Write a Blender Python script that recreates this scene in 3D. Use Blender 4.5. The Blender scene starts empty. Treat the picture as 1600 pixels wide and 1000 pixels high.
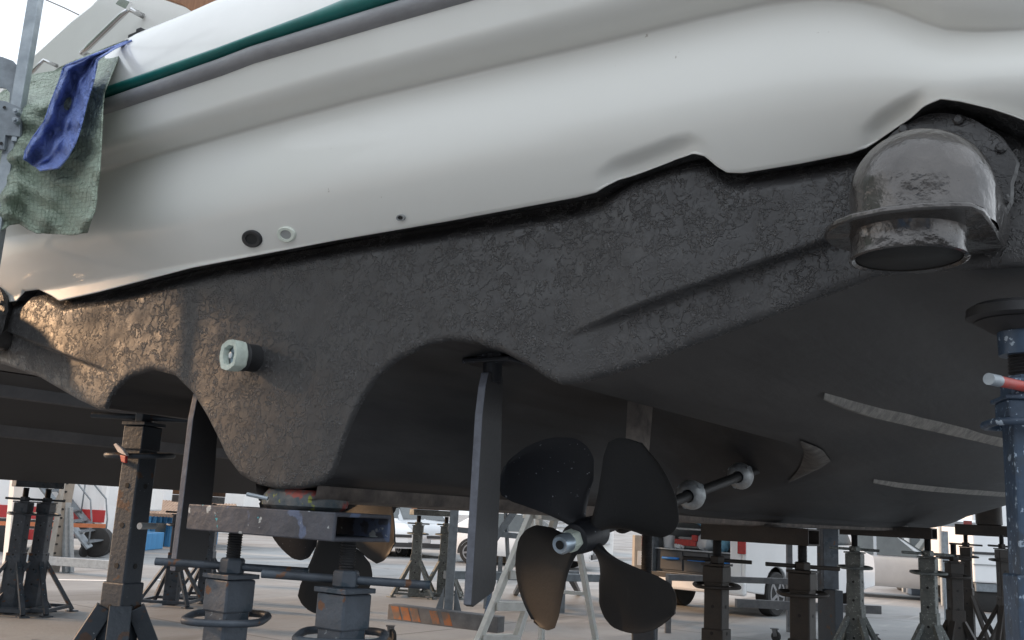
import bpy, math, random
import numpy as np
from mathutils import Vector, Matrix
random.seed(7)
scene = bpy.context.scene
C = scene.collection
rad = math.radians

# ------------------------------------------------------------------ camera
CAM = np.array([2.2236, -1.9838, 1.35])
YAW, PIT, ROLL, FPX = rad(35.31), rad(11.457), rad(3.1), 1500.0
fwv = np.array([-math.sin(YAW)*math.cos(PIT), math.cos(YAW)*math.cos(PIT), math.sin(PIT)])
r0 = np.array([math.cos(YAW), math.sin(YAW), 0.0]); u0 = np.cross(r0, fwv)
rtv = r0*math.cos(ROLL)+u0*math.sin(ROLL); upv = -r0*math.sin(ROLL)+u0*math.cos(ROLL)
cam = bpy.data.cameras.new('camera'); camo = bpy.data.objects.new('camera', cam); C.objects.link(camo)
camo.matrix_world = Matrix(((rtv[0], upv[0], -fwv[0], CAM[0]), (rtv[1], upv[1], -fwv[1], CAM[1]), (rtv[2], upv[2], -fwv[2], CAM[2]), (0, 0, 0, 1)))
cam.sensor_width = 36; cam.lens = 36*FPX/1600; cam.clip_end = 2000; cam.clip_start = .05
scene.camera = camo
scene.render.resolution_x = 1024; scene.render.resolution_y = 640

# ------------------------------------------------------------------ world, sun, exposure
SUN_EL, SUN_AFT = rad(17), rad(26)
sd = Vector((-math.cos(SUN_AFT)*math.cos(SUN_EL), -math.sin(SUN_AFT)*math.cos(SUN_EL), math.sin(SUN_EL)))
w = bpy.data.worlds.new('World'); scene.world = w; w.use_nodes = True
nt = w.node_tree; nt.nodes.clear()
def N(nt, t, **k):
    n = nt.nodes.new(t)
    for a, b in k.items(): setattr(n, a, b)
    return n
out = N(nt, 'ShaderNodeOutputWorld'); bg = N(nt, 'ShaderNodeBackground'); sky = N(nt, 'ShaderNodeTexSky')
sky.sky_type = 'NISHITA'; sky.sun_disc = False; sky.sun_elevation = SUN_EL
sky.sun_rotation = math.atan2(sd.x, sd.y); sky.dust_density = 2.0
tc = N(nt, 'ShaderNodeTexCoord'); mp = N(nt, 'ShaderNodeMapping'); mp.inputs['Scale'].default_value = (1, 1, 2.6)
ns = N(nt, 'ShaderNodeTexNoise'); ns.inputs['Scale'].default_value = 1.7; ns.inputs['Detail'].default_value = 7
cr = N(nt, 'ShaderNodeMapRange'); cr.inputs[1].default_value = .36; cr.inputs[2].default_value = .6; cr.inputs[3].default_value = .7; cr.inputs[4].default_value = 1
mx = N(nt, 'ShaderNodeMix', data_type='RGBA'); mx.inputs[7].default_value = (12.0, 12.9, 13.9, 1)
L = nt.links.new
L(tc.outputs['Generated'], mp.inputs[0]); L(mp.outputs[0], ns.inputs[0]); L(ns.outputs[0], cr.inputs[0])
L(cr.outputs[0], mx.inputs[0]); L(sky.outputs[0], mx.inputs[6]); L(mx.outputs[2], bg.inputs[0]); L(bg.outputs[0], out.inputs[0])
bg.inputs[1].default_value = .1
sl = bpy.data.lights.new('sun', 'SUN'); sl.energy = 3.6; sl.angle = rad(5); sl.color = (1, .62, .34)
so = bpy.data.objects.new('sun', sl); C.objects.link(so); so.rotation_euler = sd.to_track_quat('Z', 'Y').to_euler()
scene.view_settings.view_transform = 'Standard'; scene.view_settings.look = 'None'
scene.view_settings.exposure = 0.30; scene.view_settings.gamma = 1; scene.view_settings.use_curve_mapping = False

# ------------------------------------------------------------------ measuring helpers (photo pixel -> place in the world)
def proj(p):
    d = np.asarray(p, float)-CAM; z = d @ fwv
    return 800+FPX*(d @ rtv)/z, 500-FPX*(d @ upv)/z
def ray(x, y): return fwv*FPX+rtv*(x-800)+upv*(500-y)
def U(x, y, ax, v):
    d = ray(x, y); i = 'XYZ'.index(ax); return CAM+d*((v-CAM[i])/d[i])
def G(x, y): return U(x, y, 'Z', 0)
def D(x, y, dep):
    d = ray(x, y); h = math.hypot(d[0], d[1]); f = np.array([-math.sin(YAW), math.cos(YAW), 0])
    return CAM+d*(dep/(d @ f))
def Yt(s): return .012*s*s
def US(x, y, off=0.0):
    v = 0.0
    for _ in range(12):
        p = U(x, y, 'Y', v+off); v = Yt(p[0])
    return p
def sm(t): t = np.clip(t, 0, 1); return t*t*(3-2*t)

# ------------------------------------------------------------------ materials
def mat(name, c, c2=None, scale=6., rough=.6, metal=0., bump=0., bscale=40., amt=1., lo=.35, hi=.65, det=6, specks=None, stretch=(1, 1, 1), coat=0., bdist=.004, rvar=.15, spec=.5):
    m = bpy.data.materials.new(name); m.use_nodes = True; nt = m.node_tree; L = nt.links.new
    b = nt.nodes['Principled BSDF']; b.inputs['Roughness'].default_value = rough; b.inputs['Metallic'].default_value = metal
    b.inputs['Coat Weight'].default_value = coat; b.inputs['Specular IOR Level'].default_value = spec
    tc = N(nt, 'ShaderNodeTexCoord'); mp = N(nt, 'ShaderNodeMapping'); mp.inputs['Scale'].default_value = stretch
    L(tc.outputs['Object'], mp.inputs[0])
    if c2 is None: c2 = tuple(v*.8 for v in c)
    n1 = N(nt, 'ShaderNodeTexNoise'); n1.inputs['Scale'].default_value = scale; n1.inputs['Detail'].default_value = det; n1.inputs['Roughness'].default_value = .62
    L(mp.outputs[0], n1.inputs[0])
    r = N(nt, 'ShaderNodeMapRange'); r.inputs[1].default_value = lo; r.inputs[2].default_value = hi; r.inputs[4].default_value = amt
    L(n1.outputs[0], r.inputs[0])
    x = N(nt, 'ShaderNodeMix', data_type='RGBA'); x.inputs[6].default_value = (*c, 1); x.inputs[7].default_value = (*c2, 1)
    L(r.outputs[0], x.inputs[0]); col = x.outputs[2]
    rr = N(nt, 'ShaderNodeMapRange'); rr.inputs[3].default_value = max(.03, rough-rvar); rr.inputs[4].default_value = min(1, rough+rvar)
    L(n1.outputs[0], rr.inputs[0]); L(rr.outputs[0], b.inputs['Roughness'])
    if specks:
        for (sc, th, sc_col) in specks:
            n2 = N(nt, 'ShaderNodeTexNoise'); n2.inputs['Scale'].default_value = sc; n2.inputs['Detail'].default_value = 3
            L(mp.outputs[0], n2.inputs[0])
            q = N(nt, 'ShaderNodeMapRange'); q.inputs[1].default_value = th; q.inputs[2].default_value = th+.03
            L(n2.outputs[0], q.inputs[0])
            y = N(nt, 'ShaderNodeMix', data_type='RGBA'); L(q.outputs[0], y.inputs[0]); L(col, y.inputs[6]); y.inputs[7].default_value = (*sc_col, 1)
            col = y.outputs[2]
    L(col, b.inputs['Base Color'])
    if bump:
        n3 = N(nt, 'ShaderNodeTexNoise'); n3.inputs['Scale'].default_value = bscale; n3.inputs['Detail'].default_value = 5
        L(mp.outputs[0], n3.inputs[0])
        bp = N(nt, 'ShaderNodeBump'); bp.inputs['Strength'].default_value = bump; bp.inputs['Distance'].default_value = bdist
        L(n3.outputs[0], bp.inputs['Height']); L(bp.outputs[0], b.inputs['Normal'])
    return m

def flaky(name, c1, c2, rough=.44, strength=1.0, patch=True, sc=1.0):
    """old antifouling: smooth roller coat with torn, curled flake edges in patches"""
    m = bpy.data.materials.new(name); m.use_nodes = True; nt = m.node_tree; L = nt.links.new
    b = nt.nodes['Principled BSDF']; b.inputs['Specular IOR Level'].default_value = .55
    tc = N(nt, 'ShaderNodeTexCoord'); o = tc.outputs['Object']
    def noise(s, d=4, dist=0., ro=.55):
        n = N(nt, 'ShaderNodeTexNoise'); n.inputs['Scale'].default_value = s*sc; n.inputs['Detail'].default_value = d
        n.inputs['Distortion'].default_value = dist; n.inputs['Roughness'].default_value = ro; L(o, n.inputs[0]); return n.outputs[0]
    def mr(v, a, bb, c=0., d=1.):
        n = N(nt, 'ShaderNodeMapRange'); n.inputs[1].default_value = a; n.inputs[2].default_value = bb; n.inputs[3].default_value = c; n.inputs[4].default_value = d
        L(v, n.inputs[0]); return n.outputs[0]
    def mth(op, a, c):
        n = N(nt, 'ShaderNodeMath', operation=op)
        for i, v in ((0, a), (1, c)):
            if isinstance(v, (int, float)): n.inputs[i].default_value = v
            else: L(v, n.inputs[i])
        return n.outputs[0]
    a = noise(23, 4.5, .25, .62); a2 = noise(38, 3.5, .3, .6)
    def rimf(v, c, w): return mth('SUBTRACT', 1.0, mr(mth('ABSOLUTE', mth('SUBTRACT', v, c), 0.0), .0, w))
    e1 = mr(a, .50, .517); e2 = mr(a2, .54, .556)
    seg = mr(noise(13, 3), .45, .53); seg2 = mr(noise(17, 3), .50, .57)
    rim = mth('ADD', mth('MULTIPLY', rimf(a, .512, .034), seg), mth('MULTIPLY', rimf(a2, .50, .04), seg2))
    pm = mr(noise(3.4, 4), .36, .50) if patch else None
    h = mth('ADD', mth('MULTIPLY', e1, .20), mth('MULTIPLY', rim, .62))
    h = mth('ADD', h, mth('MULTIPLY', e2, .10))
    if pm is not None: h = mth('MULTIPLY', h, mth('ADD', mth('MULTIPLY', pm, .85), .15))
    h = mth('ADD', h, mth('MULTIPLY', noise(150, 2), .10))
    h = mth('ADD', h, mth('MULTIPLY', noise(7, 2), 1.2))
    bp = N(nt, 'ShaderNodeBump'); bp.inputs['Strength'].default_value = strength; bp.inputs['Distance'].default_value = .0065
    L(h, bp.inputs['Height']); L(bp.outputs[0], b.inputs['Normal'])
    x = N(nt, 'ShaderNodeMix', data_type='RGBA'); x.inputs[6].default_value = (*c1, 1); x.inputs[7].default_value = (*c2, 1)
    L(mr(noise(7, 5), .35, .65), x.inputs[0])
    rim_glint = mth('ADD', mth('MULTIPLY', mth('POWER', mth('MINIMUM', rim, 1.0), 1.3), 1.0), 0.0)
    if pm is not None: rim_glint = mth('MULTIPLY', rim_glint, mth('ADD', mth('MULTIPLY', pm, .8), .05))
    y = N(nt, 'ShaderNodeMix', data_type='RGBA'); L(mth('MINIMUM', rim_glint, .85), y.inputs[0]); L(x.outputs[2], y.inputs[6]); y.inputs[7].default_value = (.135, .133, .135, 1)  # paler ridges: sky highlights on the flakes put into the base colour
    L(y.outputs[2], b.inputs['Base Color'])
    L(mr(noise(18, 3), .3, .7, rough-.1, rough+.12), b.inputs['Roughness'])
    return m

M = {}
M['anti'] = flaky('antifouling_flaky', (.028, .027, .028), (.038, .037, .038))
M['bottom'] = mat('antifouling_bottom', (.021, .021, .023), (.042, .041, .042), 5, .55, lo=.44, hi=.62, bump=.5, bscale=30, stretch=(1, .22, 1), specks=[(16, .76, (.075, .072, .07))])
M['nbottom'] = mat('neighbour_antifouling', (.028, .031, .036), (.042, .045, .050), 2, .6, bump=.3, bscale=20)
M['strake'] = mat('lit_strake_paint', (.085, .09, .10), (.055, .06, .07), 3, .55, bump=.3)  # paler than the bottom: light on the strake facets put into the colour
M['rail'] = mat('worn_spray_rail', (.22, .21, .19), (.12, .115, .11), 20, .7, bump=.6, bscale=60)
M['fair'] = mat('worn_fairing', (.20, .17, .15), (.09, .08, .075), 14, .7, bump=.5)
M['gel'] = mat('white_gelcoat', (.72, .715, .675), (.70, .695, .655), 1.3, .36, bump=.05, bscale=5, bdist=.004, coat=.25, rvar=.05, specks=[(31, .765, (.40, .37, .33))])
M['gelw'] = mat('white_gelcoat_upper', (.80, .79, .76), (.74, .73, .70), 1.5, .22, coat=.2, rvar=.05)
M['green'] = mat('green_rail_insert', (.006, .165, .145), (.005, .12, .11), 12, .38, rvar=.1)
M['rub'] = mat('grey_rubber_rail', (.30, .30, .31), (.22, .22, .23), 9, .5, bump=.4, bscale=50, stretch=(.5, 1, 1))
M['steel'] = mat('polished_steel', (.7, .7, .7), (.55, .55, .55), 8, .16, 1.0, rvar=.05)
M['lit_patch'] = mat('lit_patch_paint', (.12, .112, .105), (.055, .052, .05), 14, .7, bump=.5)  # pale tone paints the light falling on the tunnel end wall
M['pipe'] = mat('painted_exhaust', (.105, .097, .093), (.075, .07, .068), 7, .20, .6, bump=.9, bscale=17, bdist=.010, rvar=.08, coat=.3)
M['pipein'] = mat('pipe_inside', (.02, .02, .02), None, 9, .8)
M['blade'] = mat('propeller_paint', (.014, .016, .021), (.020, .021, .026), 5, .5, .1, bump=.15, bscale=90, rvar=.06, specks=[(85, .70, (.30, .32, .36))])
M['blade2'] = mat('propeller_paint_clean', (.016, .016, .017), (.022, .021, .021), 5, .55, .1, bump=.15, bscale=90, rvar=.06)
M['rudder'] = mat('rudder_paint', (.030, .030, .033), (.040, .039, .041), 6, .5, bump=.25, bscale=60)
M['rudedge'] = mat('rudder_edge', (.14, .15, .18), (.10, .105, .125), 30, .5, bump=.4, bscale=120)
M['zinc'] = mat('zinc', (.52, .55, .56), (.30, .31, .32), 25, .5, .55, bump=.7, bscale=45)
M['silver'] = mat('bright_zinc_nut', (.50, .60, .68), (.42, .50, .58), 12, .32, .7)
M['tape'] = mat('masking_tape', (.60, .66, .58), (.50, .56, .50), 30, .7, bump=.8, bscale=60)
M['plasticw'] = mat('white_plastic', (.72, .76, .68), (.62, .67, .6), 10, .45)
M['black'] = mat('black_rubber', (.018, .018, .02), (.03, .03, .032), 10, .6, bump=.2)
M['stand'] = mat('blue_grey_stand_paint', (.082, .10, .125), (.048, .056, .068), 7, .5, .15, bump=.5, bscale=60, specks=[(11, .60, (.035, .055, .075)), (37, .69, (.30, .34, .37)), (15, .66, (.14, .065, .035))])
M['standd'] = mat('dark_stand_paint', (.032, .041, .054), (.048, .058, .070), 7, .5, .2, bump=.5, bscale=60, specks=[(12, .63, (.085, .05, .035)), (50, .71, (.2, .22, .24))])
M['standb'] = mat('brown_black_stand_paint', (.032, .029, .027), (.052, .042, .036), 9, .6, .1, bump=.5, bscale=50)
M['standg'] = mat('weathered_galvanised_stand', (.21, .225, .215), (.12, .13, .128), 12, .6, .3, bump=.6, bscale=70, specks=[(60, .62, (.36, .38, .36))])
M['galv'] = mat('galvanised', (.40, .44, .47), (.30, .335, .365), 18, .5, .45, bump=.25, bscale=60)
M['galvb'] = mat('blue_galvanised', (.245, .275, .30), (.175, .195, .215), 14, .5, .35, bump=.3, bscale=60)
M['bluest'] = mat('blue_stand_paint', (.055, .090, .145), (.04, .060, .092), 10, .42, .15, bump=.5, bscale=50, specks=[(12, .58, (.05, .07, .10)), (46, .66, (.35, .42, .5)), (95, .65, (.3, .38, .48))])
M['beam'] = mat('keel_beam_paint', (.085, .09, .11), (.05, .055, .068), 8, .5, .2, bump=.7, bscale=40, specks=[(12, .60, (.11, .14, .22)), (24, .665, (.42, .45, .46)), (30, .70, (.06, .42, .5))])
M['pad'] = mat('paint_blotched_pad', (.17, .16, .15), (.05, .08, .10), 14, .7, bump=1, bscale=40, specks=[(11, .58, (.30, .075, .065)), (13, .66, (.40, .42, .40)), (16, .68, (.28, .30, .06))])
M['red'] = mat('red_paint', (.45, .035, .03), (.3, .03, .03), 20, .5)
M['redl'] = mat('worn_red_handle', (.50, .06, .045), (.32, .10, .09), 30, .5, bump=.4)
M['wood'] = mat('old_wood', (.22, .13, .08), (.12, .075, .05), 8, .8, bump=.5, stretch=(6, 1, 1))
M['teak'] = mat('teak', (.33, .13, .04), (.22, .08, .025), 6, .4, stretch=(8, 1, 1))
M['cgreen'] = None
M['white'] = mat('white_car_paint', (.84, .85, .86), (.8, .81, .82), 3, .25, coat=.5, rvar=.04)
M['silverp'] = mat('silver_car_paint', (.50, .52, .54), (.45, .47, .49), 3, .3, .3, coat=.4, rvar=.04)
M['brownp'] = mat('bronze_car_paint', (.22, .11, .06), (.16, .08, .045), 3, .3, .3, coat=.4)
M['glass'] = mat('car_glass', (.05, .065, .07), (.03, .04, .045), 3, .08, rvar=.03, spec=.9)
M['lightg'] = mat('headlamp_glass', (.6, .62, .63), (.4, .42, .43), 30, .12, .3, rvar=.03)
M['redg'] = mat('red_lamp_glass', (.45, .02, .02), (.3, .015, .015), 20, .2, rvar=.03)
M['tyre'] = mat('tyre', (.02, .02, .021), (.03, .03, .03), 20, .8, bump=.4)
M['rim'] = mat('wheel_rim', (.35, .35, .36), (.25, .25, .26), 10, .35, .6)
M['darkpl'] = mat('dark_plastic', (.03, .031, .033), (.045, .045, .047), 10, .6)
M['drawer'] = mat('drawer_front', (.045, .05, .058), (.06, .065, .072), 5, .5)
M['bluepl'] = mat('blue_plastic', (.03, .22, .65), (.025, .18, .55), 5, .4)
M['skyblue'] = mat('pale_blue_cloth', (.25, .50, .66), (.16, .38, .55), 12, .8, bump=.8)
M['paper'] = mat('paper', (.66, .68, .7), (.6, .62, .64), 9, .8)
M['alu'] = mat('aluminium', (.86, .86, .83), (.72, .72, .68), 16, .45, .15, rvar=.08)
M['bluew'] = mat('blue_painted_panel', (.05, .25, .50), (.04, .20, .42), 4, .6, stretch=(1, 1, .2))
M['redstripe'] = mat('red_stripe', (.50, .03, .035), (.42, .03, .03), 5, .4)
M['beige'] = mat('beige_wall', (.52, .43, .34), (.45, .37, .30), 1.5, .85, bump=.4)
M['whitew'] = mat('white_wall', (.84, .83, .81), (.76, .75, .73), 1.2, .8, bump=.3)
M['greyw'] = mat('grey_wall', (.34, .35, .35), (.28, .29, .29), 1.2, .8, bump=.3)
M['louv'] = mat('white_louvre', (.62, .63, .64), (.52, .53, .54), 2, .6)
M['brownw'] = mat('brown_hoarding', (.16, .11, .085), (.11, .08, .065), 4, .8, stretch=(1, 1, .2))
M['tile'] = mat('roof_tile', (.42, .30, .22), (.30, .21, .16), 8, .8, bump=.6)
M['orange'] = mat('orange_stripe', (.40, .15, .06), (.20, .14, .11), 9, .7, lo=.42, hi=.58)
M['trolley'] = mat('grey_trolley_paint', (.17, .17, .175), (.11, .11, .115), 9, .6, bump=.3)
M['bin'] = mat('grey_bin', (.24, .27, .31), (.2, .23, .27), 5, .5)
M['binl'] = mat('pale_bin_lid', (.5, .54, .57), None, 5, .5)
M['conc'] = mat('concrete_block', (.36, .34, .31), (.28, .265, .24), 6, .85, bump=.6)
M['leaf'] = mat('bush_leaf', (.10, .16, .035), (.06, .10, .03), 9, .6)
M['strap'] = mat('orange_strap', (.62, .22, .10), (.5, .18, .09), 20, .7)
M['rope'] = mat('mooring_wire', (.15, .14, .13), None, 20, .7)
M['cloth'] = mat('white_rag', (.7, .66, .64), (.6, .56, .55), 15, .9)

def tarp_mat(name, a, b, line):
    m = bpy.data.materials.new(name); m.use_nodes = True; nt = m.node_tree; L = nt.links.new
    p = nt.nodes['Principled BSDF']; p.inputs['Roughness'].default_value = .45
    uv = N(nt, 'ShaderNodeTexCoord'); o = uv.outputs['UV']
    n = N(nt, 'ShaderNodeTexNoise'); n.inputs['Scale'].default_value = 9; n.inputs['Detail'].default_value = 6; n.inputs['Distortion'].default_value = .6; L(uv.outputs['Object'], n.inputs[0])
    mp = N(nt, 'ShaderNodeMapping'); mp.inputs['Scale'].default_value = (1, 1, 1); L(o, mp.inputs[0])
    ws = []
    for d, s in (('X', 62), ('Y', 78)):
        wv = N(nt, 'ShaderNodeTexWave', bands_direction=d); wv.inputs['Scale'].default_value = s/6; wv.inputs['Distortion'].default_value = 3.0; wv.inputs['Detail'].default_value = 2
        wv.inputs['Detail Scale'].default_value = 3
        L(mp.outputs[0], wv.inputs[0]); ws.append(wv.outputs[1])
    mxm = N(nt, 'ShaderNodeMath', operation='MAXIMUM'); L(ws[0], mxm.inputs[0]); L(ws[1], mxm.inputs[1])
    r = N(nt, 'ShaderNodeMapRange'); r.inputs[1].default_value = .84; r.inputs[2].default_value = 1.0; r.inputs[4].default_value = .34; L(mxm.outputs[0], r.inputs[0])
    x = N(nt, 'ShaderNodeMix', data_type='RGBA'); x.inputs[6].default_value = (*a, 1); x.inputs[7].default_value = (*b, 1); L(n.outputs[0], x.inputs[0])
    y = N(nt, 'ShaderNodeMix', data_type='RGBA'); L(r.outputs[0], y.inputs[0]); L(x.outputs[2], y.inputs[6]); y.inputs[7].default_value = (*line, 1)
    L(y.outputs[2], p.inputs['Base Color'])
    n2 = N(nt, 'ShaderNodeTexNoise'); n2.inputs['Scale'].default_value = 22; n2.inputs['Detail'].default_value = 6; n2.inputs['Distortion'].default_value = 1.5; L(uv.outputs['Object'], n2.inputs[0])
    ad = N(nt, 'ShaderNodeMath', operation='MULTIPLY_ADD'); ad.inputs[1].default_value = -.12; L(r.outputs[0], ad.inputs[0]); L(n2.outputs[0], ad.inputs[2])
    bp = N(nt, 'ShaderNodeBump'); bp.inputs['Strength'].default_value = 1; bp.inputs['Distance'].default_value = .040
    L(ad.outputs[0], bp.inputs['Height']); L(bp.outputs[0], p.inputs['Normal'])
    return m
M['tarp'] = tarp_mat('green_tarpaulin', (.30, .38, .30), (.40, .46, .37), (.10, .15, .11))
M['tarpb'] = tarp_mat('blue_tarpaulin', (.17, .25, .62), (.25, .34, .74), (.13, .19, .5))

def ground_mat():
    m = bpy.data.materials.new('concrete_yard'); m.use_nodes = True; nt = m.node_tree; L = nt.links.new
    p = nt.nodes['Principled BSDF']; tc = N(nt, 'ShaderNodeTexCoord'); o = tc.outputs['Object']
    def noise(s, d, st=(1, 1, 1), dist=0., rot=0):
        mp = N(nt, 'ShaderNodeMapping'); mp.inputs['Scale'].default_value = st; mp.inputs['Rotation'].default_value = (0, 0, rot); L(o, mp.inputs[0])
        n = N(nt, 'ShaderNodeTexNoise'); n.inputs['Scale'].default_value = s; n.inputs['Detail'].default_value = d; n.inputs['Distortion'].default_value = dist; L(mp.outputs[0], n.inputs[0]); return n.outputs[0]
    def ramp(v, a, b, c=0., d=1.):
        r = N(nt, 'ShaderNodeMapRange'); r.inputs[1].default_value = a; r.inputs[2].default_value = b; r.inputs[3].default_value = c; r.inputs[4].default_value = d; L(v, r.inputs[0]); return r.outputs[0]
    def mix(f, a, b):
        x = N(nt, 'ShaderNodeMix', data_type='RGBA'); L(f, x.inputs[0])
        for i, v in ((6, a), (7, b)):
            if isinstance(v, tuple): x.inputs[i].default_value = (*v, 1)
            else: L(v, x.inputs[i])
        return x.outputs[2]
    col = mix(ramp(noise(.35, 8), .35, .65), (.31, .32, .325), (.23, .235, .24))
    col = mix(ramp(noise(.55, 7, (1, .3, 1), .6, rad(-30)), .52, .60, 0, .7), col, (.15, .145, .14))
    col = mix(ramp(noise(1.6, 8, (1, .25, 1), .4, rad(55)), .56, .66, 0, .5), col, (.42, .41, .40))
    col = mix(ramp(noise(9, 6), .5, .75, 0, .3), col, (.2, .19, .18))
    col = mix(ramp(noise(3, 3), .69, .73, 0, .6), col, (.08, .08, .08))
    # expansion joints
    br = N(nt, 'ShaderNodeTexBrick'); br.offset = 0; br.inputs['Scale'].default_value = 1; br.inputs['Brick Width'].default_value = 5; br.inputs['Row Height'].default_value = 5
    br.inputs['Mortar Size'].default_value = .02; L(o, br.inputs[0])
    col = mix(ramp(br.outputs['Fac'], 0, 1, 0, .7), col, (.10, .095, .09))
    L(col, p.inputs['Base Color'])
    L(ramp(noise(1.2, 5), .3, .7, .62, .9), p.inputs['Roughness'])
    bp = N(nt, 'ShaderNodeBump'); bp.inputs['Strength'].default_value = .5; bp.inputs['Distance'].default_value = .01
    L(noise(25, 6), bp.inputs['Height']); L(bp.outputs[0], p.inputs['Normal'])
    return m
M['ground'] = ground_mat()

# ------------------------------------------------------------------ mesh helpers
class MB:
    def __init__(s): s.v = []; s.f = []
    def add(s, vs, fs):
        o = len(s.v); s.v += [tuple(map(float, v)) for v in vs]; s.f += [tuple(i+o for i in f) for f in fs]; return s
    def box(s, c, d, rz=0.0, taper=1.0):
        hx, hy, hz = d[0]/2, d[1]/2, d[2]/2; vs = []
        for z, k in ((-hz, 1), (hz, taper)):
            for x, y in ((-hx, -hy), (hx, -hy), (hx, hy), (-hx, hy)):
                x *= k; y *= k
                vs.append((c[0]+x*math.cos(rz)-y*math.sin(rz), c[1]+x*math.sin(rz)+y*math.cos(rz), c[2]+z))
        return s.add(vs, [(3, 2, 1, 0), (4, 5, 6, 7), (0, 1, 5, 4), (1, 2, 6, 5), (2, 3, 7, 6), (3, 0, 4, 7)])
    def bar(s, p, q, wd, ht, up=(0, 0, 1)):
        p = Vector(p); q = Vector(q); d = (q-p).normalized(); u = Vector(up)
        if abs(d.dot(u)) > .98: u = Vector((0, 1, 0))
        x = d.cross(u).normalized(); y = x.cross(d); vs = []
        for a in (p, q):
            for i, j in ((-1, -1), (1, -1), (1, 1), (-1, 1)): vs.append(a+x*(i*wd/2)+y*(j*ht/2))
        return s.add(vs, [(0, 1, 2, 3), (7, 6, 5, 4), (0, 4, 5, 1), (1, 5, 6, 2), (2, 6, 7, 3), (3, 7, 4, 0)])
    def tube(s, pts, r, n=12, cap=True):
        pts = [Vector(p) for p in pts]; rs = r if isinstance(r, (list, tuple)) else [r]*len(pts)
        ref = None; o = len(s.v); vs = []
        for i, p in enumerate(pts):
            d = (pts[min(i+1, len(pts)-1)]-pts[max(i-1, 0)]).normalized()
            if ref is None:
                ref = d.orthogonal().normalized()
            ref = (ref-d*ref.dot(d)).normalized(); b = d.cross(ref)
            for k in range(n):
                a = 2*math.pi*k/n; vs.append(p+(ref*math.cos(a)+b*math.sin(a))*rs[i])
        fs = []
        for i in range(len(pts)-1):
            for k in range(n):
                k2 = (k+1) % n; fs.append((i*n+k, i*n+k2, (i+1)*n+k2, (i+1)*n+k))
        if cap: fs += [tuple(range(n))[::-1], tuple((len(pts)-1)*n+k for k in range(n))]
        return s.add(vs, fs)
    def loft(s, rings, close=True, caps=True):
        n = len(rings[0]); vs = [p for r in rings for p in r]; fs = []
        for i in range(len(rings)-1):
            for k in range(n if close else n-1):
                k2 = (k+1) % n; fs.append((i*n+k, i*n+k2, (i+1)*n+k2, (i+1)*n+k))
        if caps: fs += [tuple(range(n))[::-1], tuple((len(rings)-1)*n+k for k in range(n))]
        return s.add(vs, fs)
    def prism(s, poly, vec):
        vec = np.array(vec, float); a = [np.array(p, float) for p in poly]; return s.loft([a, [p+vec for p in a]])
    def build(s, name, m, parent=None, smooth=False, bevel=0.0, uv=None):
        me = bpy.data.meshes.new(name); me.from_pydata(s.v, [], s.f); me.update()
        o = bpy.data.objects.new(name, me); C.objects.link(o)
        if m is not None: me.materials.append(M[m] if isinstance(m, str) else m)
        if parent is not None: o.parent = parent
        if smooth:
            me.polygons.foreach_set('use_smooth', [True]*len(me.polygons))
            if smooth == 'auto':
                me.set_sharp_from_angle(angle=rad(38))
        if uv is not None:
            l = me.uv_layers.new(name='UVMap')
            for lp in me.loops: l.data[lp.index].uv = uv[lp.vertex_index]
        if bevel:
            b = o.modifiers.new('bevel', 'BEVEL'); b.width = bevel; b.segments = 2; b.limit_method = 'ANGLE'; b.angle_limit = rad(40)
        return o
def grid(P, name, m, parent=None, smooth=True, flip=False, uv=False):
    P = np.asarray(P); a, b = P.shape[:2]; mb = MB(); mb.v = [tuple(map(float, p)) for p in P.reshape(-1, 3)]
    for i in range(a-1):
        for j in range(b-1):
            f = (i*b+j, i*b+j+1, (i+1)*b+j+1, (i+1)*b+j); mb.f.append(f[::-1] if flip else f)
    uvs = [(i/(a-1), j/(b-1)) for i in range(a) for j in range(b)] if uv else None
    return mb.build(name, m, parent, smooth, uv=uvs)
def tag(o, label=None, cat=None, group=None, kind=None):
    if label: o['label'] = label
    if cat: o['category'] = cat
    if group: o['group'] = group
    if kind: o['kind'] = kind
    return o
def thing(name, label, cat, loc=(0, 0, 0), rz=0, group=None):
    o = bpy.data.objects.new(name, None); C.objects.link(o); o.location = Vector([float(v) for v in loc]); o.rotation_euler = (0, 0, rz); o.empty_display_size = .2
    return tag(o, label, cat, group)
def kids(o): return [c for c in C.objects if c.parent == o]
def dup(o, loc, rz=0.0, label=None, group=None):
    allk = list(C.objects)
    def cp(a, par):
        c = a.copy(); C.objects.link(c); c.parent = par
        for ch in [k for k in allk if k.parent == a]: cp(ch, c)
        return c
    r = cp(o, None); r.location = Vector([float(v) for v in loc]); r.rotation_euler = (0, 0, rz)
    if label: r['label'] = label
    if group: r['group'] = group
    return r
def ring(c, r, n, z, a0=0): return [(c[0]+r*math.cos(a0+2*math.pi*k/n), c[1]+r*math.sin(a0+2*math.pi*k/n), z) for k in range(n)]
def facing(c, d, r, n=24):
    c = Vector(c); d = Vector(d).normalized(); a = d.orthogonal().normalized(); b = d.cross(a)
    return [c+(a*math.cos(2*math.pi*k/n)+b*math.sin(2*math.pi*k/n))*r for k in range(n)]
def axial(prof, c, d, n=28, closed=False):
    """lathe: prof = [(dist along d, radius)]"""
    c = Vector(c); d = Vector(d).normalized(); mb = MB(); mb.loft([facing(c+d*t, d, max(r, 1e-4), n) for t, r in prof], True, not closed)
    if closed:
        m_ = len(prof)
        for k in range(n): k2 = (k+1) % n; mb.f.append(((m_-1)*n+k, (m_-1)*n+k2, k2, k))
    return mb

# ------------------------------------------------------------------ ground
gp = MB(); gp.add([(-400, -400, 0), (400, -400, 0), (400, 400, 0), (-400, 400, 0)], [(0, 1, 2, 3)])
tag(gp.build('ground', 'ground'), kind='structure')

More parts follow.
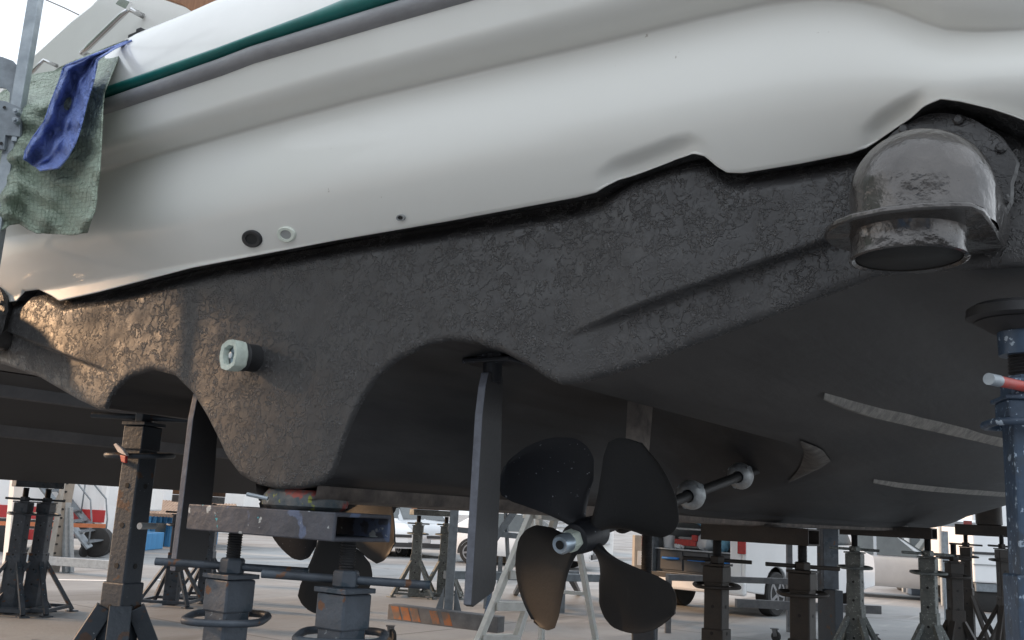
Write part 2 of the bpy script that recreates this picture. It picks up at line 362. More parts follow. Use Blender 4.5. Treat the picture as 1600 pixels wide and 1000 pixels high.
# ================================================================== THE YACHT
yacht = thing('motor_yacht', 'big white motor yacht overhead with black flaky antifouling on its stern', 'yacht')
S0, S1 = -1.93, 1.93
# lower outline of the transom as seen in the photo, turned into width / height on the transom itself
outl = [(0, 568), (20, 575), (60, 590), (120, 625), (150, 639), (163, 640), (170, 622), (180, 606), (200, 588), (235, 577), (270, 586), (300, 616), (322, 652), (340, 688), (352, 715), (372, 742), (398, 757), (430, 764), (465, 764), (495, 758), (514, 746), (523, 728), (531, 700), (545, 660), (565, 620), (590, 586), (620, 561), (660, 541), (700, 532), (740, 536), (780, 548), (820, 569), (855, 592), (872, 600), (884, 601), (905, 598), (980, 577), (1100, 532), (1200, 495), (1300, 457), (1370, 431), (1430, 424), (1545, 418)]
pts = [US(x, y) for x, y in outl]
osx = np.array([p[0] for p in pts]); osz = np.array([p[2] for p in pts])
def smooth_tab(xs, zs, n=3):
    g = np.linspace(-2.0, 2.0, 1601); z = np.interp(g, xs, zs); k = np.array([1, 4, 6, 4, 1])/16.
    for _ in range(n):
        z = np.convolve(np.pad(z, 2, 'edge'), k, 'valid')
    return g, z
og, oz = smooth_tab(osx, osz, 6)
def zb0(s): return np.interp(s, og, oz)
G0 = [(-60, 486), (0, 474), (25, 470), (38, 455), (60, 452), (80, 462), (92, 470), (150, 457), (300, 418), (520, 376), (700, 345), (900, 308), (930, 300), (945, 288), (960, 277), (1000, 262), (1050, 243), (1080, 237), (1100, 243), (1120, 260), (1135, 269), (1160, 270), (1250, 255), (1330, 239), (1352, 230), (1375, 208), (1400, 190), (1440, 166), (1470, 154), (1500, 158), (1560, 172), (1600, 187), (1700, 225)]
GC = [(-60, 322), (160, 270), (400, 203), (560, 160), (700, 127), (800, 103), (900, 80), (1000, 57), (1100, 32), (1200, 10), (1250, 4), (1290, 2), (1340, 6), (1390, 18), (1440, 38), (1480, 51), (1530, 55), (1600, 52), (1700, 50)]
GE = [(-60, 250), (165, 181), (350, 120), (400, 101), (600, 43), (752, 0), (850, -30), (1000, -75), (1300, -165), (1700, -290)]
GF = [(-60, 230), (165, 158), (350, 94), (400, 75), (500, 44), (644, 0), (800, -48), (1000, -110), (1300, -190), (1700, -330)]
GG = [(-60, 218), (165, 142), (350, 78), (400, 60), (500, 22), (552, 0), (800, -80), (1000, -140), (1300, -222), (1700, -360)]
GH = [(-60, 170), (185, 72), (225, 50), (300, 20), (345, 0), (600, -90), (1000, -220), (1700, -450)]
def zfit(X, Y, gd):
    xs = [p[0] for p in gd]; ys = [p[1] for p in gd]; lo, hi = 1.3, 5.0
    for _ in range(34):
        mid = (lo+hi)/2; px, py = proj((X, Y, mid)); g = np.interp(px, xs, ys)
        if py > g: lo = mid
        else: hi = mid
    return (lo+hi)/2
def half(y): return 2.08 if y < 6 else 2.08*math.sqrt(max(0.0001, 1-((y-6)/8.2)**2))
def sheer(y): return .012*max(0, y-4)**2
# plan path of the stern, corners rounded, then forward along the sides
def path(n=520):
    P = []; Nn = []
    for s in np.linspace(S0, S1, n):
        P.append((s, Yt(s))); nn = Vector((2*.012*s, -1)).normalized(); Nn.append((nn.x, nn.y))
    P = np.array(P); Nn = np.array(Nn)
    cs = []; cn = []
    for a in np.linspace(0, math.pi/2, 14)[1:]:
        cs.append((S1+.17*math.sin(a), Yt(S1)+.17*(1-math.cos(a)))); cn.append((math.sin(a), -math.cos(a)))
    for y in (.6, 1.2, 2.5, 4.0, 6, 8, 10, 11.5, 13, 13.9):
        cs.append(((S1+.17)*half(y)/2.08, y)); cn.append((1, 0))
    cs = np.array(cs); cn = np.array(cn)
    lc = cs[::-1]*[-1, 1]; ln = cn[::-1]*[-1, 1]
    return np.vstack([lc, P, cs]), np.vstack([ln, Nn, cn])
PP, PN = path()
def col_key(i, gd, off, cache={}):
    x = PP[i, 0]+PN[i, 0]*off; y = PP[i, 1]+PN[i, 1]*off
    # forward of the corners the line simply runs level
    if y > .35:
        j = i
        while PP[j, 1] > .3: j += 1 if PP[i, 0] < 0 else -1
        return col_key(j, gd, off)+sheer(y)
    k = (i, id(gd), round(off, 4))
    if k not in cache: cache[k] = zfit(x, y, gd)
    return cache[k]
nc = len(PP)
def zk(y): return 1.375+ (0 if y < 2 else .0012*(y-2)**2) + (0 if y < 8 else .03*(y-8)**2)
def zbot(s, y):
    dr = .27 if y < 5 else .27+.02*(y-5)
    k = 1-float(sm((y-1.6)/1.0))
    v = zk(y)+.0+abs(s)*dr
    if abs(s) < .16: v = zk(y)+.16*dr*(abs(s)/.16)**2*.6+.0
    t = float(zb0(np.clip(s, -1.95, 1.95)))
    return t*k+(max(v, 0))*(1-k)+ (zk(y)-1.375)*k
def off_wall(v):
    v = max(0.0, min(1.0, v)); return .040+.11*(1-(1-min(v/.85, 1))**2.3)-.057*float(sm((v-.25)/.75))
def lip(i):
    zl = col_key(i, G0, .05); zc = col_key(i, GC, .075); o0 = off_wall((zl-2.125)/(zc-2.125)); x0 = PP[i, 0]
    px = proj((x0, PP[i, 1]-.05, zl))[0]; rec = math.exp(-((px-1020)/70)**4)+.9*math.exp(-((px-1400)/42)**4)
    if PP[i, 1] < .35: zl = zfit(x0+PN[i, 0]*o0, PP[i, 1]+PN[i, 1]*o0, G0)
    return zl, o0-.026*rec
# --- transom panel (black)
top = []
for i in range(nc):
    top.append(col_key(i, G0, .05))
top = np.array(top)
pa = US(850, 538); pb = US(1290, 383)
def z_cr(s): return pa[2]+(pb[2]-pa[2])*(abs(s)-pa[0])/(pb[0]-pa[0])+.012*s/1.9*(1 if s < 0 else 0)
rows = []
for i in range(nc):
    s = PP[i, 0]; zb = float(zb0(np.clip(s, -1.97, 1.97))); zt = top[i]+.03
    if PP[i, 1] > .5: zb = zbot(s, PP[i, 1])
    elif abs(s) >= 1.93: zb = zbot(s, 0)
    col = []
    zs = [zb]+list(zb+np.array([.002, .005, .009, .014, .02]))+list(np.linspace(zb+.03, zt, 70))
    for z in zs:
        h = z-zb; off = 0.0
        if h < .02: off -= .016*(1-math.sqrt(max(0, 1-(1-h/.02)**2)))
        off -= .045*float(sm((z-(top[i]-.045))/.07))
        rp = float(sm((abs(s)-.93)/.30))*float(1-sm((abs(s)-1.75)/.15))
        off += .030*rp*float(sm((z-z_cr(s))/.012+.5))
        if abs(s) > .2:
            off += .0
        col.append((PP[i, 0]+PN[i, 0]*off, PP[i, 1]+PN[i, 1]*off, z))
    lz, lo_ = lip(i); lz = max(lz, zb+.03)
    for q_, o_ in ((.024, -.046), (.018, -.03), (.004, lo_-.02), (.0, lo_-.003)): col.append((PP[i, 0]+PN[i, 0]*o_, PP[i, 1]+PN[i, 1]*o_, lz+q_-.0005))
    rows.append(col)
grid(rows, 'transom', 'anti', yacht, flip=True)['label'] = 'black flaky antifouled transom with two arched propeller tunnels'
# --- hull bottom
ss = np.unique(np.concatenate([np.linspace(-1.077, 1.077, 90), np.linspace(-.95/2, .95/2, 140), np.linspace(.1, .2, 40)*1.0, -np.linspace(.1, .2, 40)]))
ys = np.concatenate([np.linspace(0, 2.6, 40), np.linspace(2.8, 14.1, 40)])
R_ = []
for y in ys:
    r = []; hb = half(y)
    for t in ss:
        s = t*1.95 if y < 6 else t*1.95*hb/2.08
        cy = .17*(1-math.sqrt(max(0, 1-((abs(s)-1.93)/.171)**2))) if abs(s) > 1.93 else 0
        yy = y+(Yt(s)+.007+cy)*max(0, 1-y)
        r.append((s, yy, zbot(s, y)+.004))
    R_.append(r)
grid(R_, 'hull_bottom', 'bottom', yacht, flip=True)
# low box keel under the hull, lit along its side
kb = MB(); rg = []
for y in (.03, .3, 1, 2, 4, 7, 10):
    z = zk(y)
    hw = .15 if y < 3 else .08
    rg.append([(-hw, y, z+.10), (-hw*.85, y, z-.01), (0, y, z-.02), (hw*.85, y, z-.01), (hw, y, z+.10)])
kb.loft(rg, False, False); kb.build('keel', 'fair', yacht, smooth=True)
# --- spray rails on the bottom, starboard and their port twins
def on_bottom(x, y):
    d = ray(x, y); t = 0.3
    while t < 14:
        p = CAM+d/np.linalg.norm(d)*t
        if p[1] > 0 and p[2] > zbot(p[0], p[1]): break
        t += .004
    return p
for rail in ([(1288, 616, 0), (1320, 628, .007), (1370, 644, .012), (1430, 658, .014), (1500, 674, .015), (1565, 690, .015)], [(1365, 750, 0), (1400, 756, .008), (1450, 762, .012), (1520, 768, .014), (1572, 772, .014)]):
    pc = [(on_bottom(x, y), wd) for x, y, wd in rail]
    e = pc[-1][0]+(pc[-1][0]-pc[-2][0])*6; e[2] = zbot(e[0], e[1]); pc.append((e, .02))
    for sg in (1, -1):
        mb = MB(); rg = []
        for p, wd in pc:
            z = zbot(p[0], p[1]); wd += .002
            rg.append([(sg*(p[0]-wd*2.2), p[1], z+.004-.02), (sg*(p[0]-wd*.4), p[1], z-.012-wd*.7), (sg*(p[0]+wd*1.4), p[1], z-.012-wd*.8+.03), (sg*(p[0]+wd*2.2), p[1], z+.03)])
        mb.loft(rg, False, False); mb.build('spray_rail', 'rail', yacht, smooth='auto', bevel=.002)

# --- white moulding: overhanging lower wall, cove, bulge, up to the rubbing rail
sel = range(nc)
wall = []
for i in sel:
    x0 = PP[i, 0]; keys = []
    zl = col_key(i, G0, .05); zc = col_key(i, GC, .075); ze = col_key(i, GE, .20)
    px = proj((x0, PP[i, 1]-.05, zl))[0]
    rec = math.exp(-((px-1020)/70)**4)+.9*math.exp(-((px-1400)/42)**4)
    def put(z, off): keys.append((PP[i, 0]+PN[i, 0]*off, PP[i, 1]+PN[i, 1]*off, z))
    o0 = off_wall((zl-2.125)/(zc-2.125)); zl = zfit(x0+PN[i, 0]*o0, PP[i, 1]+PN[i, 1]*o0, G0) if PP[i, 1] < .35 else zl
    ro = .026*rec
    put(zl+.004, o0-ro-.02); put(zl-.0002, o0-ro-.0015); put(zl+.0015, o0-ro)
    for k in range(1, 41):
        v = (k/40)**1.5; z = zl+.003+(zc-zl-.003)*v; va = (z-2.125)/(zc-2.125)
        o = off_wall(va)
        o -= rec*.026*(1-float(sm((z-zl-.018)/.026)))
        put(z, o)
    for k in range(1, 26):
        u = (k/25)**1.35
        q = min(u/.42, 1); o = .093+.085*math.sqrt(max(0, 1-(1-q)**2))**1.15+.03*u
        put(zc+(ze-zc)*u, o)
    wall.append(keys)
grid(wall, 'lower_moulding', 'gel', yacht, flip=True)['label'] = 'glossy white overhanging stern moulding'
def band(gA, gB, offs, name, m, extra=0.0):
    W_ = []
    for i in sel:
        a = col_key(i, gA, .20); b = col_key(i, gB, .20); r = []
        for t, o in offs:
            r.append((PP[i, 0]+PN[i, 0]*o, PP[i, 1]+PN[i, 1]*o, a+(b-a)*t))
        W_.append(r)
    return grid(W_, name, m, yacht, flip=True)
def arc(a, b, bulge, n=9, ex=0.0): return [(t, a+(b-a)*t+bulge*math.sqrt(max(0, 1-(2*t-1)**2))) for t in np.linspace(0, 1, n)]
band(GE, GF, [(0, .19), (.0, .206)]+arc(.207, .206, .03, 13)+[(1.0, .19)], 'rubbing_rail', 'rub')
band(GF, GG, [(0, .19)]+arc(.216, .206, .030, 13)+[(1, .18)], 'green_stripe', 'green')
# coaming above
W_ = []
for i in sel:
    a = col_key(i, GG, .20); b = a+.24; r = []
    zt_ = col_key(i, GH, .05)
    for t, o in [(0, .17), (.0, .206), (.05, .204), (.3, .18), (.6, .145), (.85, .10), (.95, .075), (1, .05), (1.0, -.10), (.985, -1.2)]:
        r.append((PP[i, 0]+PN[i, 0]*o, PP[i, 1]+PN[i, 1]*o, a+(zt_-a)*t))
    W_.append(r)
grid(W_, 'coaming', 'gelw', yacht, flip=True)
# superstructure wing behind the coaming with its grab rails
def slab(px, Y, th, name, m, bev=.01):
    mb = MB(); poly = [U(x, y, 'Y', Y) for x, y in px]; mb.prism(poly, (0, th, 0)); return mb.build(name, m, yacht, smooth=False, bevel=bev)
slab([(-60, 210), (0, 140), (50, 85), (110, 30), (142, 5), (165, -20), (230, -60), (430, -60), (380, 30), (205, 110), (60, 210)], .9, .5, 'superstructure_wing', 'gelw', .03)
slab([(245, -6), (360, -40), (420, -10), (340, 12), (302, 20), (285, 8)], .7, .04, 'teak_capping', 'teak', .004)
slab([(180, 6), (188, -4), (203, 2), (196, 14)], .60, .02, 'rail_end_plate', 'steel', .002)
a = [U(x, y, 'Y', .8) for x, y in ((202, 14), (190, 24), (165, 48), (140, 72), (128, 82))]
mb = MB(); mb.tube([a[0]+np.array([0, .09, 0])]+a+[a[-1]+np.array([0, .09, 0])], .017, 12); mb.build('grab_rail', 'steel', yacht, smooth=True)
a = [U(x, y, 'Y', .8) for x, y in ((68, 94), (55, 108), (42, 120))]
mb = MB(); mb.tube([a[0]+np.array([0, .09, 0])]+a+[a[-1]+np.array([0, .09, 0])], .012, 12); mb.build('grab_rail', 'steel', yacht, smooth=True)
p = US(213, 57, -.03); mb = MB(); mb.box(p, (.07, .03, .02)); mb.box(p+np.array([.03, 0, .012]), (.03, .03, .02)); mb.build('deck_cleat', 'black', yacht, bevel=.003)

# --- exhaust elbows
def exhaust(sx, lab):
    cx = 1.850*sx; z0 = 1.975; yc = -.165; r = .128
    mb = MB(); path_ = []
    path_.append((cx, .06, z0+.02)); path_.append((cx, yc+.11, z0+.02))
    for k in range(1, 15):
        a_ = math.pi/2*k/14; path_.append((cx, yc+.11-.11*math.sin(a_), z0+.02-.13*(1-math.cos(a_))))
    path_.append((cx, yc, 1.925))
    # dome elbow: flattened sphere joined to the run down to the flange
    rings = []
    for k in range(0, 16):
        ph = math.pi/2-math.pi/2*k/15
        rings.append([(cx+math.cos(t)*r*math.cos(ph), yc+.012+math.sin(t)*r*math.cos(ph)+(.05 if math.sin(t) > 0 else 0)*math.sin(t), z0+.0+r*.98*math.sin(ph)) for t in np.linspace(0, 2*math.pi, 41)[:-1]])
    for z in (1.955, 1.93, 1.905):
        rings.append([(cx+math.cos(t)*r*.99, yc+.012+math.sin(t)*r*.99+(.04 if math.sin(t) > 0 else 0)*math.sin(t), z) for t in np.linspace(0, 2*math.pi, 41)[:-1]])
    mb = MB(); mb.loft(rings[::-1], True, False)
    mb.loft([[(p_.x, p_.y, max(p_.z, 1.904)) for p_ in facing((cx, y_, z0-.005), (0, 1, 0), r*.985, 40)] for y_ in (yc+.02, yc+.1, .03)], True, False)
    e = mb.build('exhaust_elbow', 'pipe', yacht, smooth=True); e['label'] = lab
    if sx > 0:
        fl = [(1287, 373), (1291, 363), (1306, 353), (1332, 343), (1380, 333), (1440, 327), (1495, 325), (1518, 326), (1538, 334), (1556, 358), (1570, 385), (1562, 404), (1500, 412), (1380, 408), (1330, 395), (1300, 386)]
        poly = [U(x, y, 'Z', 1.898) for x, y in fl]
        poly = [np.array([p_[0], min(p_[1], .015), p_[2]]) for p_ in poly]
        exhaust.poly = poly
    else: poly = [p_*np.array([-1, 1, 1]) for p_ in exhaust.poly][::-1]
    mb = MB(); mb.prism(poly, (0, 0, .013)); mb.build('exhaust_flange', 'pipe', e, smooth='auto', bevel=.004)
    prof = [(0, .104), (-.02, .100), (-.04, .100), (-.052, .104), (-.054, .099), (-.05, .093), (0, .093)]
    axial([(-t, rr) for t, rr in prof], (cx-.022*sx, yc-.005, 1.902), (0, 0, -1), 40, True).build('outlet_pipe', 'pipe', e, smooth='auto')
    axial([(0, .0925), (.03, .0925), (.13, .085), (.135, .001)], (cx-.022*sx, yc-.005, 1.855), (0, 0, 1), 32).build('outlet_throat', 'pipein', e, smooth=True)
    # mounting ring on the transom, rough with sealant, and bolts
    mc = US(1468, 300, -.02); mxx, mzz = mc[0]*sx, mc[2]
    rg = []
    for rr, yy in ((.12, .02), (.150, -.018), (.146, -.032), (.10, -.04)):
        rg.append([(mxx+(rr+.004*math.sin(7*t)+.003*math.sin(13*t))*math.cos(t)*.98, yy, mzz+(rr+.004*math.sin(5*t))*math.sin(t)) for t in np.linspace(0, 2*math.pi, 49)[:-1]])
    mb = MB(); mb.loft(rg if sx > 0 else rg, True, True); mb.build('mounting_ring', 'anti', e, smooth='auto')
    for k in range(8):
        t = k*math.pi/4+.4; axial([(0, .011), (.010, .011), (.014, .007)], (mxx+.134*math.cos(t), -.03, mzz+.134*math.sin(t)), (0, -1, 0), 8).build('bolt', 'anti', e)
exhaust(1, 'painted exhaust elbow nearest the camera')
exhaust(-1, 'painted exhaust elbow at the far corner')

# --- through-hull fittings
WG = np.array(wall)
_wp = WG.reshape(-1, 3)-CAM; _z = _wp @ fwv; _px = (800+FPX*(_wp @ rtv)/_z).reshape(WG.shape[:2]); _py = (500-FPX*(_wp @ upv)/_z).reshape(WG.shape[:2])
def fitting(x, y, r, m, name, inner='pipein', th=.006):
    q = (_px-x)**2+(_py-y)**2; q[:, :4] = 1e9; i, j = np.unravel_index(np.argmin(q), q.shape)
    n_ = np.cross(WG[min(i+3, nc-1), j]-WG[i-3, j], WG[i, j+2]-WG[i, j-2]); dd = Vector(n_).normalized()
    if dd.y > 0: dd = -dd
    c = WG[i, j]
    tu = (Vector((0, 0, 1))-dd*dd.z).normalized(); cc = Vector(c)
    def flat(mb_): mb_.v = [tuple(Vector(v_)-tu*((Vector(v_)-cc).dot(tu)*.38)) for v_ in mb_.v]; return mb_
    o = flat(axial([(-.03, r*.9), (0.001, r), (th*.5, r), (th, r*.9), (th*.9, r*.60), (-.02, r*.5)], c, dd, 32, True)).build(name, m, yacht, smooth='auto')
    flat(axial([(-.02, r*.62), (.0028, r*.62), (.0028, .001)], c, dd, 24)).build('drain_bore', inner, o)
fitting(393, 373, .046, 'black', 'skin_fitting')
fitting(448, 366, .040, 'plasticw', 'skin_fitting', 'greyw')
fitting(627, 338, .016, 'greyw', 'skin_fitting')
c = US(398, 560, -.0); d = Vector((-.12, -1, -.04)).normalized()
e = axial([(-.02, .043), (.035, .043), (.04, .046), (.045, .043), (.06, .042)], c, d, 28).build('bonded_pipe_stub', 'black', yacht, smooth='auto')
rg = []
for t, rr in ((.052, .044), (.056, .048), (.085, .049), (.096, .047), (.094, .031), (.075, .029)):
    rg.append([p_+ (Vector(c)*0) for p_ in [Vector(c)+d*t+(q-Vector(c)-d*0) for q in [Vector(c)+ (v_-Vector(c)) for v_ in facing(c, d, rr*(1), 36)]]])
for r_ in rg:
    for k in range(36):
        if k % 9 < 2: r_[k] = r_[k]+(r_[k]-(Vector(c)+d*((r_[k]-Vector(c)).dot(d)))).normalized()*.0035
mb = MB(); mb.loft(rg, True, False); mb.build('tape_collar', 'tape', e, smooth='auto')
axial([(.06, .031), (.072, .030), (.070, .012), (.088, .010), (.09, .001)], c, d, 24).build('pipe_plug', 'silver', e, smooth='auto')

# --- rudders
def rudder(sx):
    x = .6 if sx > 0 else -.6
    if sx > 0:
        aft = U(741, 760, 'X', .60)
    else: aft = U(285, 760, 'X', -.60)
    dl = rad(9)
    dirv = np.array([-math.sin(dl), math.cos(dl), 0]); nv = np.array([dirv[1], -dirv[0], 0])
    prof = [(.03, 1.745), (.012, 1.70), (0, 1.62), (.0, 1.105), (.02, 1.10), (.17, 1.135), (.185, 1.16), (.175, 1.45), (.16, 1.62), (.15, 1.745)]
    mb = MB(); base = np.array([aft[0], aft[1], 0])
    mb.prism([base+dirv*c_*.78+nv*(-.0125)+np.array([0, 0, z]) for c_, z in prof], nv*.025)
    o = mb.build('rudder', 'rudder', yacht, bevel=.003)
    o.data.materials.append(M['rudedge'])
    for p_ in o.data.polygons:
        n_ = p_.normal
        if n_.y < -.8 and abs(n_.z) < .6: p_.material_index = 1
    cc = base+dirv*.07
    axial([(0, .028), (.1, .028)], (cc[0], cc[1], 1.72), (0, 0, 1), 20).build('rudder_stock', 'blade', o, smooth='auto')
    mb = MB(); mb.box((cc[0], cc[1]+.01, 1.783), (.17, .10, .014)); mb.box((cc[0], cc[1]+.01, 1.80), (.09, .07, .03)); mb.build('rudder_bearing_plate', 'blade', o, bevel=.004)
rudder(1); rudder(-1)

# --- propellers, shafts, anodes, struts
TH = math.atan2(U(1157, 743, 'X', .6)[2]-U(895, 843, 'X', .6)[2], U(1157, 743, 'X', .6)[1]-U(895, 843, 'X', .6)[1])
def propeller(sx, a0):
    c = U(905, 840, 'X', .6); c = np.array([sx*.6, c[1], c[2]-(0 if sx > 0 else .012)])
    ax = Vector((0, math.cos(TH), math.sin(TH))); cv = Vector(c); ex = Vector((1, 0, 0)); ez = ex.cross(ax)   # ez up-ish
    if ez.z < 0: ez = -ez
    hub = axial([(-.035, .040), (-.03, .048), (.0, .052), (.06, .055), (.11, .052), (.12, .044)], c, ax, 32).build('propeller', 'blade', yacht, smooth='auto')
    hub['label'] = 'four-bladed dark propeller with silver shaft nut' if sx > 0 else 'far four-bladed dark propeller'
    LO = ([.045, .12, .20, .28, .33, .355, .368, .374], [-12, -17, -21, -23.5, -23, -19, -14, -9]); HI = ([.045, .10, .17, .24, .28, .31, .34, .36, .374], [22, 36, 46, 47, 43, 37, 22, 7, -7])
    Rr = .374; kp = .083
    for b in range(4):
        cen = a0+b*math.pi/2; NU, NV = 34, 21; F = []; B = []
        for i in range(NU):
            t = math.sin(math.pi/2*i/(NU-1)); r = .045+(Rr-.045)*t
            lo_a, hi_a = rad(np.interp(r, *LO)), rad(np.interp(r, *HI))
            fr = []; br = []
            for j in range(NV):
                q = j/(NV-1); dphi = lo_a+(hi_a-lo_a)*q; phi = cen+sx*dphi
                axo = .045+kp*dphi+.012*math.sin(math.pi*q)*t
                th = .5*(.030*(1-t)**1.5+.007)*math.sqrt(max(0, 1-(2*q-1)**2))+.0007
                tl = math.atan2(kp, r)
                base = cv+ax*axo+(ex*math.sin(phi)+ez*math.cos(phi))*r
                nrm = ax*math.cos(tl)-(ex*math.cos(phi)-ez*math.sin(phi))*math.sin(tl)*sx
                fr.append(base-nrm*th); br.append(base+nrm*th)
            F.append(fr); B.append(br)
        mb = MB(); rg = [f_+b_[::-1] for f_, b_ in zip(F, B)]; mb.loft(rg, True, True)
        mb.build('blade', 'blade' if b == 3 else 'blade2', hub, smooth='auto')
    axial([(-.075, .034), (-.07, .036), (-.03, .037)], c, ax, 6).build('tape_wrap', 'tape', hub, smooth='auto', bevel=.004)
    axial([(-.118, .018), (-.12, .026), (-.112, .031), (-.07, .031)], c, ax, 24).build('shaft_nut', 'silver', hub, smooth='auto')
    axial([(-.121, .014), (-.1195, .014)], c, ax, 18).build('nut_bore', 'pipein', hub)
    sh = MB(); sh.tube([cv+ax*.11, cv+ax*2.3], .021, 20); s_ = sh.build('propeller_shaft', 'blade2', yacht, smooth='auto')
    for q, (x_, y_) in enumerate(((1080, 774), (1157, 744))):
        t = (U(x_, y_, 'X', .6)[1]-c[1] if sx > 0 else (.85, 1.35)[q])/math.cos(TH)
        o = axial([(-.034, .026), (-.034, .036), (-.022, .053), (0, .060), (.022, .053), (.034, .036), (.034, .026)], cv+ax*t, ax, 28, True).build('zinc_anode_collar', 'zinc', s_, smooth='auto')
        for sgn in (1, -1):
            for an in (.7, 2.5, 4.2):
                vv = (ex*math.cos(an)+ez*math.sin(an)); axial([(0, .009), (.004, .009), (.004, .006), (0, .005)], cv+ax*(t+.014*sgn)+vv*.053, vv, 12).build('anode_screw', 'galv', o)
        mb = MB(); mb.box((0, 0, 0), (.001, .001, .001)); 
    # strut: raked blade carrying the shaft bearing
    yb = c[1]+.36; zbear = c[2]+.36*math.tan(TH)
    axial([(0, .030), (.01, .042), (.15, .042), (.16, .030)], (c[0], yb-.09, zbear-.09*math.tan(TH)), ax, 24).build('shaft_bearing', 'blade2', yacht, smooth='auto')
    zr = 1.775
    mb = MB(); mb.loft([[(c[0]-.01, yb-.06, zbear), (c[0]+.012, yb, zbear), (c[0]+.0, yb+.09, zbear), (c[0]-.016, yb, zbear)], [(c[0]-.01, yb-.04, zr), (c[0]+.012, yb+.02, zr), (c[0], yb+.14, zr), (c[0]-.016, yb+.03, zr)]])
    mb.build('shaft_strut', 'fair', yacht, smooth='auto')
propeller(1, rad(45)); propeller(-1, rad(2))
# flush pale patch, painting the light on the tunnel end wall, and a small chip beside it
FG = []
for i in range(9):
    u = i/8; a1 = np.array(np.interp([u*3], [0, 1, 2, 3], [1250, 1257, 1250, 1232])), np.array(np.interp([u*3], [0, 1, 2, 3], [689, 706, 730, 751]))
    b1 = np.interp(u*3, [0, 1, 2, 3], [1253, 1284, 1300, 1236]), np.interp(u*3, [0, 1, 2, 3], [688, 700, 722, 752]); r = []
    for j in range(7):
        v = j/6; p_ = on_bottom(float(a1[0][0]*(1-v)+b1[0]*v), float(a1[1][0]*(1-v)+b1[1]*v)); p_ = p_+np.array([0, 0, -.003-.012*math.sin(math.pi*v)*math.sin(math.pi*u)]); r.append(p_)
    FG.append(r)
grid(FG, 'tunnel_lit_patch', 'lit_patch', yacht)

# ================================================================== neighbouring yachts
def motorboat(name, label, loc, rz, keelz, mtop, length=13., hb=2.0, drise=.34, fb=2.15, cab=1.5):
    t = thing(name, label, 'yacht', loc, rz, 'neighbouring yachts laid up ashore')
    ys = np.linspace(0, length, 50); R2 = []
    def hw(y): return hb if y < length*.5 else hb*math.sqrt(max(.0002, 1-((y-length*.5)/(length*.5))**2))
    def zkk(y): return keelz+(0 if y < length*.65 else .09*(y-length*.65)**2)
    kn = [0, .03, .10, .30, .42, .43, .50, .64, .70, .71, .78, .95, 1.0]; dz = [0]*13
    for y in ys:
        r = []
        for sg in (-1, 1):
            for k in (range(len(kn)-1, 0, -1) if sg < 0 else range(len(kn))):
                q = kn[k]; s = sg*q*hw(y)*.93
                r.append((s, y, zkk(y)+abs(s)*drise*(1+.03*max(0, y-length*.5))+dz[k]*min(1, y/1.0+.3)))
        R2.append(r)
    grid(R2, 'hull_bottom', 'nbottom', t, smooth=False)
    for sg in (-1, 1):
        for q, wd_ in ((.40, .10), (.68, .09)):
            st_ = []
            for y in ys:
                x = sg*q*hw(y)*.93; z = zkk(y)+abs(x)*drise*(1+.03*max(0, y-length*.5)); k_ = min(1, (y+.05)/1.2)
                st_.append([(x-sg*wd_, y, z-wd_*drise+.0), (x, y, z-.012-.05*k_), (x+sg*.03, y, z-.05*k_), (x+sg*wd_*.9, y, z+wd_*drise*.9)])
            grid(st_, 'strake', 'strake', t, smooth=False, flip=(sg > 0))
    R3 = []; ch = []
    for i, y in enumerate(ys):
        e = R2[i][-1]; z0_ = e[2]; zt_ = max(keelz+fb+.05*y*.5, z0_+.3); f_ = hw(y)
        R3.append([(-e[0]*1, y, z0_), (-f_*1.0, y, z0_+.12), (-f_*1.05, y, z0_+.5), (-f_*1.08, y, zt_), (-f_*.9, y, zt_+.08), (0, y, zt_+.12), (f_*.9, y, zt_+.08), (f_*1.08, y, zt_), (f_*1.05, y, z0_+.5), (f_, y, z0_+.12), (e[0], y, z0_)])
    grid(R3, 'topsides', mtop, t, smooth=False)
    mb = MB(); mb.add([p_ for p_ in R2[0]]+R3[0][1:-1], [tuple(range(len(R2[0])))[::-1]+tuple(len(R2[0])+k for k in range(len(R3[0])-2))]); mb.build('transom', mtop, t)
    mb = MB(); zz = keelz+fb+.05
    mb.prism([(-hb*.75, cab, zz), (-hb*.75, cab+.2, zz+1.15), (-hb*.75, 6.2, zz+1.15), (-hb*.75, 8.3, zz+.3), (-hb*.75, 8.6, zz)], (hb*1.5, 0, 0)); mb.build('cabin', mtop, t, bevel=.08)
    mb = MB(); mb.prism([(hb*.75+.004, 2.4, zz+.45), (hb*.75+.004, 2.6, zz+.95), (hb*.75+.004, 6.0, zz+.95), (hb*.75+.004, 7.3, zz+.45)], (.01, 0, 0)); mb.build('cabin_window', 'glass', t)
    return t
ka = U(0, 746, 'X', -7.4)
motorboat('motor_yacht', 'dark-bottomed neighbouring yacht seen under the port side, hull ridged with strakes', (-7.4, .6, 0), rad(0), ka[2]-.02, 'gelw', 14, 2.3, .50, 3.0, 2.0)
motorboat('motor_yacht', 'white yacht added astern to port, out of view, to shade the stern', (-5.60, -4.75, 0), rad(116), 1.5, 'gelw', 11.5, 1.9, .3, 2.7, .3)  # unseen yacht, added to keep the sun off most of the stern

